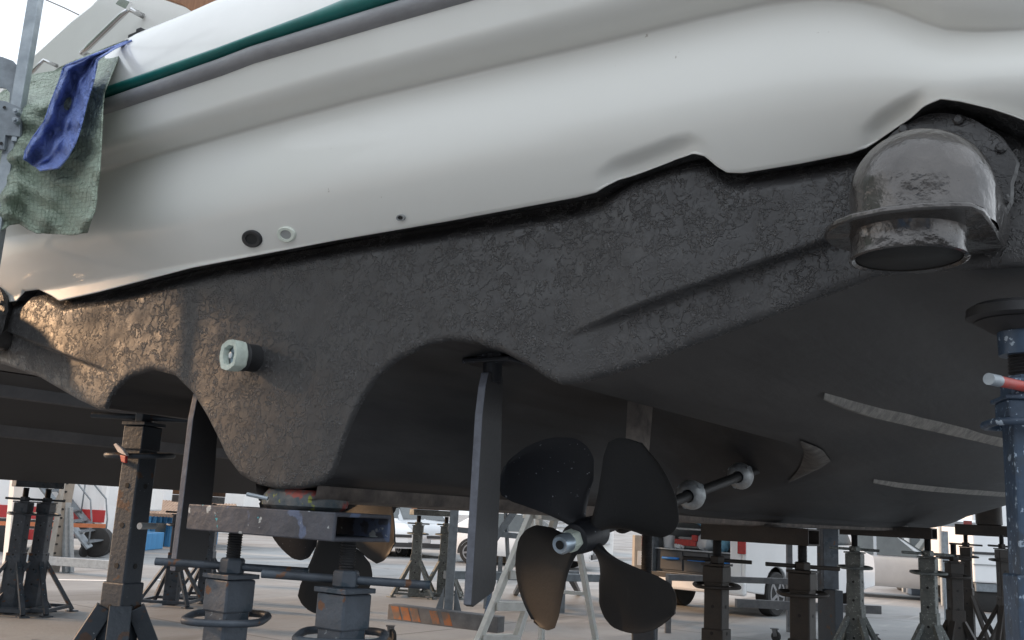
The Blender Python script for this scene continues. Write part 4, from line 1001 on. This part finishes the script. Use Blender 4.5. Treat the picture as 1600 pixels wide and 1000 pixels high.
sr = thing('boarding_steps', 'grey steel boarding stairs with handrails beside the red-striped bus', 'steps')
dS = 20.5
a_, b_ = D(66, 760, dS), D(140, 856, dS)
a2_, b2_ = D(88, 758, dS+.6), D(165, 852, dS+.6)
for p_, q_ in ((a_, b_), (a2_, b2_)): mb = MB(); mb.bar(p_+(p_-q_)*.5, q_, .05, .16, (0, 1, 0)); mb.build('stringer', 'galvb', sr, bevel=.004)
for k_ in range(8): t = -.25+k_*.165; mb = MB(); mb.bar(a_+(b_-a_)*t, a2_+(b2_-a2_)*t, .22, .03); mb.build('tread', 'galvb', sr)
up_h = np.array([0, 0, .85])
for p_, q_ in ((a_, b_), (a2_, b2_)):
    mb = MB(); mb.tube([p_+(p_-q_)*.3+up_h, p_+up_h, p_+(q_-p_)*.9+up_h, p_+(q_-p_)*.97+up_h*.6, p_+(q_-p_)*.97], .018, 8); mb.build('handrail', 'galvb', sr, smooth=True)
    for t in (.1, .5): mb = MB(); mb.tube([p_+(q_-p_)*t, p_+(q_-p_)*t+up_h], .016, 8); mb.build('baluster', 'galvb', sr, smooth=True)
for q in (b_, b2_): 
    axial([(-.03, .12), (.03, .12)], (q[0]-.5, q[1]+.2, .12), (1, .3, 0), 16).build('wheel', 'tyre', sr)

# bus with red stripes
def flat_box(root, name, px0, px1, z0, z1, dep, th, m, bev=.02):
    a_ = D(px0, 800, dep); b_ = D(px1, 800, dep); n_ = np.array([-math.sin(YAW), math.cos(YAW), 0])
    mb = MB(); mb.prism([(a_[0], a_[1], z0), (b_[0], b_[1], z0), (b_[0], b_[1], z1), (a_[0], a_[1], z1)], n_*th); return mb.build(name, m, root, bevel=bev)
bus = thing('bus', 'parked white bus with two red stripes behind the beige trestle', 'bus')
flat_box(bus, 'body', -400, 163, .35, 3.0, 21.2, 2.4, 'white', .12)
flat_box(bus, 'upper_stripe', -400, 164, .72, .98, 21.18, .03, 'redstripe', 0)
flat_box(bus, 'skirt_strip', -400, 150, .52, .70, 21.175, .03, 'darkpl', 0)
flat_box(bus, 'lower_stripe', -400, 120, .28, .50, 21.17, .03, 'redstripe', 0)
for x0_ in (-390, -270, -150, -30, 85): flat_box(bus, 'window', x0_, x0_+(60 if x0_ > 80 else 105), 1.75, 2.55, 21.17, .03, 'glass', .02)
for x_ in (10, 148, -260):
    q = D(x_, 850, 21.0); axial([(0, .27), (.02, .31), (.26, .31), (.28, .27)], (q[0], q[1], .31), (-math.sin(YAW), math.cos(YAW), 0), 28).build('wheel', 'tyre', bus, smooth='auto')
# pale boat-like cabin cruiser stern, tank and blue base
w2 = thing('storage_tank', 'white control cabin with grey-green louvres on a blue base, right of the bus', 'cabin')
flat_box(w2, 'blue_base', 163, 222, 0, .42, 24, 1.8, 'bluew', .02)
flat_box(w2, 'louvred_cabinet', 166, 184, .42, .95, 24.05, 1.6, 'greyw', .01)
for k_ in range(5): flat_box(w2, 'louvre', 167, 183, .47+k_*.1, .53+k_*.1, 24.0, .04, 'louv', .0)
flat_box(w2, 'white_cabin', 164, 215, .96, 2.6, 24.02, 1.7, 'whitew', .04)
flat_box(w2, 'hatch_frame', 168, 182, 1.12, 1.3, 23.99, .04, 'greyw', .005)
flat_box(w2, 'hatch', 171, 178, 1.15, 1.26, 23.96, .04, 'white', .005)
shd = thing('blue_shed', 'blue corrugated shed with a tiled awning, behind the far rudder', 'shed')
flat_box(shd, 'wall', 226, 296, 0, .82, 27, 3, 'bluew', .01)
for k_ in range(8): flat_box(shd, 'rib', 227+k_*8.4, 229.5+k_*8.4, 0, .80, 26.95, .05, 'bluew', 0)
flat_box(shd, 'door', 246, 262, .0, .62, 26.93, .04, 'glass', 0)
a_ = D(224, 800, 26.4); b_ = D(347, 800, 26.4); n_ = np.array([-math.sin(YAW), math.cos(YAW), 0])
for k_ in range(26):
    p_ = a_+(b_-a_)*(k_/25); mb = MB(); mb.tube([(p_[0], p_[1], .84), (p_[0]+n_[0]*1.2, p_[1]+n_[1]*1.2, 1.2)], .05, 8); mb.build('roof_tile', 'tile', shd, smooth='auto')
flat_box(shd, 'upper_wall', 224, 380, 1.12, 2.7, 28.4, 3, 'whitew', .02)

# white sheds and hoarding behind the two parked cars
wh = thing('boat_shed', 'long low white shed with beige doors behind the two parked cars', 'building')
flat_box(wh, 'wall', 340, 560, .0, 3.2, 40, 6, 'whitew', .02)
flat_box(wh, 'wall', 560, 575+60, .9, 3.2, 39.5, 4, 'whitew', .02)
flat_box(wh, 'beige_door', 602, 635, .6, 2.9, 39.3, .15, 'beige', .01)
flat_box(wh, 'beige_door', 640, 662, .6, 2.9, 39.25, .15, 'tile', .01)
flat_box(wh, 'grey_plinth', 560, 700, 0, .9, 39.2, 4, 'brownw', .01)
for k_ in range(5): flat_box(wh, 'post', 604+k_*16, 606+k_*16, 0, .95, 39.1, .08, 'conc', 0)
lv = thing('white_container', 'white container with horizontal louvres behind the step ladder', 'container')
flat_box(lv, 'body', 735, 960, .1, 2.8, 33, 3, 'whitew', .03)
for k_ in range(14): flat_box(lv, 'louvre', 740, 955, .55+k_*.16, .62+k_*.16, 32.9, .1, 'louv', .01)
for x_ in (788, 818, 905): flat_box(lv, 'pillar', x_, x_+5, 0, 2.8, 32.8, .1, 'greyw', .01)
bw = thing('low_wall', 'low beige wall with coping behind the near rudder', 'wall')
flat_box(bw, 'wall', 765, 905, 0, .82, 28, .3, 'beige', .02); flat_box(bw, 'coping', 763, 907, .822, .90, 27.95, .4, 'whitew', .01)
bsh = thing('bush', 'small yellow-green bush showing over the beige wall', 'bush'); q = D(792, 836, 28.6)
mb = MB(); rr_ = random.Random(5)
for k_ in range(900):
    v_ = Vector((rr_.gauss(0, 1), rr_.gauss(0, 1), rr_.gauss(0, 1))).normalized()*(rr_.random()**.4)
    c_ = Vector((q[0]+v_.x*.75, q[1]+v_.y*.55, .72+v_.z*.55)); a_ = Vector((rr_.gauss(0, 1), rr_.gauss(0, 1), rr_.gauss(0, 1))).normalized()*.07; b_ = a_.orthogonal().normalized()*.035
    mb.add([c_-a_, c_-b_, c_+a_, c_+b_], [(0, 1, 2, 3)])
mb.build('foliage', 'leaf', bsh); mb = MB(); mb.tube([(q[0], q[1], 0), (q[0], q[1], .6)], .04, 8); mb.build('stem', 'wood', bsh)

# ================================================================== vehicles
def wheel(root, c, ax, r=.32, wd=.2, name='wheel', spokes=5):
    ax = Vector(ax); o = axial([(-wd/2, r*.72), (-wd/2, r*.93), (-wd/2+.02, r), (wd/2-.02, r), (wd/2, r*.93), (wd/2, r*.72)], c, ax, 32).build(name, 'tyre', root, smooth='auto')
    axial([(wd/2-.03, r*.70), (wd/2+.004, r*.70), (wd/2+.004, r*.60), (wd/2-.02, r*.58), (wd/2-.04, .001)], c, ax, 28).build('rim', 'rim', o, smooth='auto')
    mb = MB(); a_ = ax.orthogonal().normalized(); b_ = ax.cross(a_); cc = Vector(c)+ax*(wd/2-.004)
    for k_ in range(spokes):
        t = 2*math.pi*k_/spokes+.3; mb.bar(cc, cc+(a_*math.cos(t)+b_*math.sin(t))*r*.62, .05, .02, ax)
    mb.build('spokes', 'rim', o)
    return o
def car(label, loc, rz, paint, L_=4.0, Wd=1.72, Ht=1.55, kind='mpv', group='cars parked across the yard'):
    """nose towards -Y local"""
    t = thing('parked_car', label, 'car', loc, rz, group)
    if kind == 'mpv': side = [(0, .30), (0, .62), (.06, .78), (.25, .88), (.95, 1.02), (1.02, 1.04), (1.75, Ht-.06), (2.1, Ht), (L_-.5, Ht), (L_-.1, Ht-.12), (L_, 1.0), (L_, .35)]
    else: side = [(0, .30), (0, .60), (.08, .70), (.4, .80), (1.15, .92), (1.2, .93), (1.95, Ht-.05), (2.4, Ht), (L_-1.0, Ht-.04), (L_-.25, 1.02), (L_, .92), (L_, .35)]
    rings = []
    secs = [(0, 0)] 
    def topz(y): return np.interp(y, [p_[0] for p_ in side], [p_[1] for p_ in side])
    ysx = [0, .04, .12, .3, .6, .95, 1.3, 1.7, 2.1, 2.6, 3.1, L_-.5, L_-.2, L_-.05, L_]
    belt = .95 if kind == 'mpv' else .88
    for y in ysx:
        e = min(y, L_-y); k = .80+.20*float(sm(min(1, e/.45))); hw_ = Wd/2*k; zt_ = float(topz(max(y, .001)) if y > 0 else .62); zt_ = max(zt_, .6)
        zb_ = .25; bl = min(belt, zt_-.03)
        tk = 1-.20*float(sm((zt_-belt)/.6))
        rings.append([(-hw_*.92, y, zb_), (-hw_, y, zb_+.12), (-hw_*1.0, y, min(.6, bl-.05)), (-hw_*.98, y, bl), (-hw_*tk*.97, y, zt_-.05 if zt_ > belt+.1 else zt_-.02), (-hw_*tk*.8, y, zt_), (0, y, zt_+.02), (hw_*tk*.8, y, zt_), (hw_*tk*.97, y, zt_-.05 if zt_ > belt+.1 else zt_-.02), (hw_*.98, y, bl), (hw_, y, min(.6, bl-.05)), (hw_, y, zb_+.12), (hw_*.92, y, zb_)])
    mb = MB(); mb.loft(rings); mb.build('body', paint, t, smooth='auto')
    # windscreen as its own pane, following the slope
    y0_, z0_, y1_, z1_ = (1.03, 1.07, 1.72, Ht-.09) if kind == 'mpv' else (1.22, .96, 1.93, Ht-.08)
    mb = MB(); mb.add([(-Wd*.40, y0_-.03, z0_), (Wd*.40, y0_-.03, z0_), (Wd*.345, y1_-.03, z1_), (-Wd*.345, y1_-.03, z1_), (-Wd*.40, y0_+.03, z0_-.03), (Wd*.40, y0_+.03, z0_-.03), (Wd*.345, y1_+.03, z1_-.03), (-Wd*.345, y1_+.03, z1_-.03)], [(0, 1, 2, 3), (7, 6, 5, 4), (0, 4, 5, 1), (1, 5, 6, 2), (2, 6, 7, 3), (3, 7, 4, 0)]); mb.build('windscreen', 'glass', t)
    for sx in (-1, 1):
        xb, xt = sx*(Wd/2*.985), sx*(Wd/2*.83)
        for (ya, yb_, yc, yd) in ((1.35, 2.25, 2.25, 1.9), (2.32, 3.2, 3.15, 2.32)):
            q = [(xb, ya, belt+.04), (xb, yb_, belt+.04), (xt, yc, Ht-.13), (xt, yd, Ht-.13)]
            mb = MB(); mb.prism(q, (sx*.015, 0, 0)); mb.build('side_window', 'glass', t)
        mb = MB(); mb.box((sx*(Wd/2+.07), 1.3, belt+.08), (.12, .1, .12)); mb.build('door_mirror', paint, t, bevel=.02)
        mb = MB(); mb.prism([(sx*.50, .055, .66), (sx*.78, .16, .68), (sx*.80, .32, .80), (sx*.55, .16, .80)], (0, -.035, .0)); mb.build('headlight', 'lightg', t, bevel=.01)
        mb = MB(); mb.box((sx*(Wd/2-.12), L_-.0, .85), (.16, .05, .3)); mb.build('tail_light', 'redg', t, bevel=.01)
        for y in (.78, L_-.75):
            wheel(t, (sx*(Wd/2-.09), y, .31), (sx, 0, 0), .31, .19)
            mb = MB(); ar = [(sx*(Wd/2+.002), y+math.cos(a_)*.37, .31+math.sin(a_)*.37) for a_ in np.linspace(-.15, math.pi+.15, 16)]+[(sx*(Wd/2+.002), y+math.cos(a_)*.30, .31+math.sin(a_)*.30) for a_ in np.linspace(math.pi+.15, -.15, 16)]
            mb.prism(ar, (sx*.004, 0, 0)); mb.build('wheel_arch', 'darkpl', t)
    mb = MB(); mb.box((0, .0, .60), (.75, .06, .08)); mb.build('grille', 'darkpl', t, bevel=.01)
    mb = MB(); mb.box((0, -.01, .36), (1.15, .08, .13)); mb.build('bumper_intake', 'darkpl', t, bevel=.015)
    for sx in (-1, 1): axial([(0, .05), (.012, .05)], (sx*.66, -.012+.03, .38), (0, -1, 0), 16).build('fog_lamp', 'lightg', t)
    mb = MB(); mb.box((0, -.045, .47), (.52, .012, .11)); mb.build('number_plate', 'white', t)
    return t
# both cars nose towards the camera, slightly turned
g1 = G(622, 871); g2 = G(683, 873)
def heading(p, extra): d_ = CAM-np.array(p); return math.atan2(d_[0], -d_[1])+extra   # rotation that turns local -Y to the camera
c1 = car('white tall car with grey bumper, left of two parked beyond the pale posts', (g1[0], g1[1], 0), heading(g1, rad(26)), 'white', 4.1, 1.75, 1.72)
c2_ = car('silver-white car, right of the two, half behind the pale post pair', (g2[0], g2[1], 0), heading(g2, rad(26)), 'silverp', 4.1, 1.75, 1.62)
g3 = G(945, 895); car('white car seen side-on behind the lower propeller blade', (g3[0]-.6, g3[1]+.5, 0), heading(g3, rad(80)), 'white', 4.0, 1.7, 1.5, 'sedan')
g4 = G(1418, 921); car('bronze-brown car parked just beyond the white van', (g4[0]+.2, g4[1]+.4, 0), heading(g4, rad(205)), 'brownp', 4.2, 1.8, 1.5, 'sedan')
g5 = G(1545, 944); car('silver car behind the farthest beam posts, beside the blue stand', (g5[0], g5[1], 0), heading(g5, rad(95)), 'silverp', 4.3, 1.75, 1.5, 'sedan')

# white van with open back full of gear
vq = np.array([2.43, 16.2]); def_r = np.array([math.cos(YAW), math.sin(YAW)]); def_f = np.array([-math.sin(YAW), math.cos(YAW)])
def CW(lat, dep): return CAM[:2]+def_r*lat+def_f*dep
rl = CW(2.36, 16.3); al = rad(-43)
van = thing('panel_van', 'white van with its back open on drawers and gear, right of the propeller', 'van', (rl[0], rl[1], 0), YAW+al)
VW, VL, VH = 1.9, 4.9, 1.95   # local: x across the rear (0..VW), y forward
w_ = .07
def vbox(name, x0, x1, y0, y1, z0, z1, m, bev=.01, par=van):
    mb = MB(); mb.box(((x0+x1)/2, (y0+y1)/2, (z0+z1)/2), (x1-x0, y1-y0, z1-z0)); return mb.build(name, m, par, bevel=bev)
vbox('left_side', 0, w_, .02, VL-1.3, .35, VH, 'white', .03)
# right side as an outline with wheel arches
def side_poly(x):
    pts_ = [(.0, .40), (.35, .36)]
    pts_ += [(1.0+math.cos(a_)*.40, .34+math.sin(a_)*.42) for a_ in np.linspace(math.pi, 0, 12)]
    pts_ += [(1.45, .30), (3.6, .30)]
    pts_ += [(4.0+math.cos(a_)*.40, .34+math.sin(a_)*.42) for a_ in np.linspace(math.pi, 0, 12)]
    pts_ += [(VL-.42, .36), (VL-.02, .40), (VL, .70), (VL-.06, .95), (VL-.9, 1.12), (VL-1.55, VH-.08), (VL-1.8, VH), (.06, VH), (.0, VH-.1)]
    return [(x, y, z) for y, z in pts_]
mb = MB(); mb.prism(side_poly(VW-w_), (w_, 0, 0)); mb.build('right_side', 'white', van, bevel=.02)
vbox('roof', w_, VW-w_, .04, VL-1.75, VH-.06, VH+.03, 'white', .03)
mb = MB(); mb.prism([(w_*0+.0, VL-1.75, VH-.0), (0, VL-1.6, VH-.1), (0, VL-.9, 1.12), (0, VL-.06, .95), (0, VL, .7), (0, VL-.02, .4), (0, VL-1.3, .35), (0, VL-1.3, VH)], (VW-w_-.002, 0, 0)); mb.build('cab', 'white', van, bevel=.03)
vbox('floor', w_, VW-w_, .05, VL-1.31, .50, .58, 'greyw', .005)
vbox('rear_bumper', -.02, VW+.02, -.10, .03, .33, .55, 'white', .04)
vbox('bumper_step', .25, VW-.25, -.105, -.06, .50, .58, 'darkpl', .01)
vbox('right_pillar', VW-.28, VW-w_-.002, .0, .25, .56, VH-.07, 'white', .03)
vbox('left_pillar', w_+.002, .20, .0, .2, .56, VH-.07, 'galvb', .02)
vbox('bulkhead', w_+.002, VW-w_-.002, 2.4, 2.45, .58, VH-.07, 'greyw', .0)
vbox('tail_light', .0, .13, -.03, .02, .95, 1.30, 'redg', .01)
vbox('tail_light', VW-.13, VW, -.03, .02, .95, 1.30, 'redg', .01)
mb = MB(); mb.prism([(VW+.003, .55, 1.15), (VW+.003, .55, 1.65), (VW+.003, 1.9, 1.65), (VW+.003, 1.9, 1.15)], (.008, 0, 0)); mb.build('side_window', 'glass', van)
mb = MB(); mb.prism([(VW+.003, 3.0, 1.12), (VW+.003, 2.95, 1.68), (VW+.003, 3.3, 1.68), (VW+.003, 3.85, 1.14)], (.008, 0, 0)); mb.build('door_window', 'glass', van)
vbox('door_handle', VW+.001, VW+.03, 2.55, 2.75, .98, 1.02, 'white', .005)
# open tailgate, lifted
mb = MB(); mb.prism([(.03, .0, VH+.02), (.03, -1.2, VH+.38), (.03, -1.21, VH+.44), (.03, .0, VH+.09)], (VW-.06, 0, 0)); mb.build('tailgate', 'white', van, bevel=.02)
for x in (.12, VW-.10):
    for y in (1.0, 4.0): wheel(van, (x, y, .34), (1 if x > 1 else -1, 0, 0), .34, .22, spokes=5)
# drawers with blue handles inside
dr = thing('drawer_unit', 'black drawer unit with bright blue handles in the back of the white van', 'drawer unit', (rl[0], rl[1], 0), YAW+al)
vbox('cabinet', .22, VW-.30, .10, 1.4, .584, .93, 'drawer', .01, dr)
vbox('worktop', .20, VW-.29, .07, 1.42, .932, .955, 'galv', .003, dr)
for x in (.30, .78, 1.22):
    d_ = vbox('drawer', x, x+.42 if x < 1.2 else x+.36, .08, .10, .62, .91, 'drawer', .004, dr)
    mb = MB(); mb.tube([(x+.05, .085, .80), (x+.07, .04, .80), (x+.33, .04, .80), (x+.35, .085, .80)], .02, 8); mb.build('drawer_handle', 'bluepl', d_, smooth=True)
def vpt(x, y, z): 
    c_, s_ = math.cos(YAW+al), math.sin(YAW+al); return np.array([rl[0]+x*c_-y*s_, rl[1]+x*s_+y*c_, z])
bk = axial([(0, .085), (.2, .105), (.205, .11), (.19, .10)], vpt(.36, .25, .956), (0, 0, 1), 20).build('bucket', 'paper', smooth='auto'); tag(bk, 'white plastic bucket on the left of the van\'s worktop', 'bucket')
mb = MB(); mb.box(vpt(.74, .35, 1.0), (.36, .3, .05), YAW+al); mb.box(vpt(.74, .35, 1.09), (.36, .3, .12), YAW+al); tag(mb.build('tool_case', 'greyw', bevel=.01), 'grey tool case beside the bucket in the van', 'tool case')
mb = MB(); mb.box(vpt(.72, .17, 1.06), (.40, .04, .10), YAW+al); mb.box(vpt(.90, .16, 1.14), (.10, .05, .10), YAW+al); tag(mb.build('tool_box', 'red', bevel=.008), 'small red toolbox in front of the grey case in the van', 'toolbox')
def heap(name, cx, cy, cz, rx, ry, rz_, m, seed, lab, cat):
    rr2 = random.Random(seed); ph_ = [rr2.random()*6 for _ in range(6)]; rg2 = []
    for i in range(9):
        f_ = math.sin(math.pi*(i+.3)/9.2); z = cz+rz_*(1-math.cos(math.pi*i/8))/2
        rg2.append([tuple(vpt(cx+rx*f_*math.cos(a_)*(1+.22*math.sin(3*a_+ph_[0]+i)), cy+ry*f_*math.sin(a_)*(1+.2*math.sin(4*a_+ph_[1])), z+.02*math.sin(5*a_+ph_[2]+i))) for a_ in np.linspace(0, 2*math.pi, 19)[:-1]])
    mb = MB(); mb.loft(rg2); o_ = mb.build(name, m, smooth='auto'); tag(o_, lab, cat); return o_
heap('plastic_bag', 1.02, .30, .957, .17, .14, .24, 'paper', 2, 'crumpled white bag in the middle of the van\'s worktop', 'bag')
heap('cloth', 1.35, .28, .957, .13, .12, .26, 'skyblue', 4, 'pale blue cloth at the right end of the van\'s worktop', 'cloth')
heap('cloth', .98, .60, 1.30, .36, .2, .30, 'skyblue', 6, 'big light blue cloth bundle hanging high in the back of the van', 'cloth')
heap('gloves', .60, .16, .957, .09, .06, .06, 'paper', 9, 'pair of pale gloves lying by the van\'s bucket', 'gloves')
vbox('upper_shelf', .22, VW-.30, .12, 1.4, 1.26, 1.29, 'galv', .003, dr)
# pale box and grey strips to the right, seen over the beam
pbx = thing('cardboard_box', 'pale blue-white box on the van roof line above the dark beam', 'box'); q = D(1233, 812, 13.5)
mb = MB(); mb.box((q[0], q[1], q[2]), (.26, .3, .26), YAW); mb.build('carton', 'paper', pbx, bevel=.005); mb = MB(); mb.box((q[0], q[1], q[2]+.135), (.27, .31, .012), YAW); mb.build('lid', 'paper', pbx)
bpst = D(1233, 830, 13.5); mb = MB(); mb.box((bpst[0], bpst[1], (q[2]-.13)/2), (.07, .07, q[2]-.13), YAW); mb.build('prop_leg', 'trolley', pbx)

# concrete pillar with notice, bin, poles, walls on the right
pl = thing('concrete_pillar', 'pale concrete pillar with a white notice, between the lower propeller blades', 'pillar')
q = D(1004, 890, 17); flat_box(pl, 'shaft', 993, 1014, 0, 1.12, 17, .3, 'conc', .01); flat_box(pl, 'notice', 998, 1010, .62, .86, 16.97, .02, 'paper', 0)
bn = thing('wheelie_bin', 'grey bin with pale lid, right of the white van\'s front wheel', 'bin'); q = G(1429, 930)
mb = MB(); mb.box((q[0], q[1], .36), (.28, .34, .70), YAW); mb.build('bin_body', 'bin', bn, bevel=.02)
mb = MB(); mb.box((q[0], q[1], .75), (.31, .37, .10), YAW, .8); mb.build('bin_lid', 'binl', bn, bevel=.02)
for x_, y_, lab in ((1412, 925, 'thin galvanised pole left of the grey bin'), (1474, 946, 'pale galvanised pole beyond the beam, right of the grey bin')):
    q = G(x_, y_); mb = MB(); mb.tube([(q[0], q[1], 0), (q[0], q[1], 3.2)], .045, 12); tag(mb.build('steel_pole', 'galv', smooth='auto'), lab, 'pole', 'galvanised poles')
rb = thing('harbour_building', 'cream building with shutters behind the bin and poles at the right', 'building')
flat_box(rb, 'wall', 1395, 1700, 0, 4.0, 34, 5, 'whitew', .02)
for k_, x_ in enumerate((1420, 1452, 1490, 1530)): 
    f_ = flat_box(rb, 'window', x_, x_+18, .85, 1.35, 33.95, .1, 'greyw', .01); flat_box(f_, 'pane', x_+2, x_+16, .9, 1.3, 33.9, .06, 'glass', 0)
flat_box(rb, 'plinth', 1395, 1700, 0, .45, 33.9, .2, 'beige', .01)
tl = thing('white_trailer', 'white box trailer with dark seams seen between the last stands at the right', 'trailer')
flat_box(tl, 'box_body', 1518, 1720, .55, 2.4, 19, 2, 'white', .03); flat_box(tl, 'seam', 1518, 1720, 1.08, 1.13, 18.98, .03, 'darkpl', 0); flat_box(tl, 'seam', 1518, 1720, .88, .90, 18.98, .03, 'greyw', 0)
flat_box(tl, 'chassis', 1520, 1720, .38, .54, 19.05, 1.8, 'galvb', .01)
for x_ in (1545, 1640): q = D(x_, 930, 19.1); axial([(0, .3), (.02, .33), (.2, .33)], (q[0], q[1], .33), (-math.sin(YAW), math.cos(YAW), 0), 24).build('wheel', 'tyre', tl, smooth='auto')
aw = thing('boat_on_trailer', 'slim white dinghy hull with pink mark on a pale post, right background', 'dinghy')
a_ = D(1440, 815, 15); b_ = D(1532, 822, 15)
mb = MB(); rg2 = []
for t in np.linspace(0, 1, 9):
    c_ = a_+(b_-a_)*t; k_ = math.sqrt(max(.02, 1-t**3)); rg2.append([c_+np.array([0, .25*k_, .04]), c_+np.array([0, .0, -.05*k_]), c_+np.array([0, -.25*k_, .04]), c_+np.array([0, 0, .08])])
mb.loft(rg2); mb.build('dinghy_hull', 'white', aw, smooth='auto')
q = D(1512, 818, 14.72); mb = MB(); mb.box(q, (.12, .02, .08), YAW); mb.build('pink_mark', 'redl', aw)
q = D(1476, 830, 15); mb = MB(); mb.box((q[0], q[1], q[2]/2), (.07, .07, q[2]), YAW); mb.build('support_post', 'galv', aw)
# unseen shed added behind the viewpoint, to mirror in the gelcoat and satin paint
hs = thing('reflection_shed', 'long dark shed added unseen behind the viewpoint, for the stern to reflect', 'building', (10, -15, 0))
mb = MB(); mb.prism([(-17, 0, 0), (-17, 0, 6.2), (-17, -5, 8.2), (-17, -10, 6.2), (-17, -10, 0)], (36, 0, 0)); mb.build('wall', 'brownw', hs)
for k_ in range(6):
    x = -14+k_*5.8; mb = MB(); mb.box((x, .05, 2.3), (3.6, .1, 4.6)); mb.build('door', ('greyw', 'bluew', 'whitew')[k_ % 3], hs, bevel=.02)
    mb = MB(); mb.box((x, .05, 5.35), (3.2, .08, .7)); mb.build('window', 'glass', hs)
mb = MB(); mb.box((1, .2, 6.25), (36.6, .5, .16)); mb.build('gutter', 'galv', hs)
# white painted line on the yard
for p_, q_ in (((90, 906), (200, 908)), ((240, 906), (330, 908))):
    a_ = G(*p_); b_ = G(*q_); n_ = np.array([b_[1]-a_[1], a_[0]-b_[0], 0]); n_ = n_/np.linalg.norm(n_)*.09
    mb = MB(); mb.add([a_-n_+[0, 0, .004], a_+n_+[0, 0, .004], b_+n_+[0, 0, .004], b_-n_+[0, 0, .004]], [(0, 1, 2, 3)]); tag(mb.build('painted_line', 'whitew'), kind='structure')
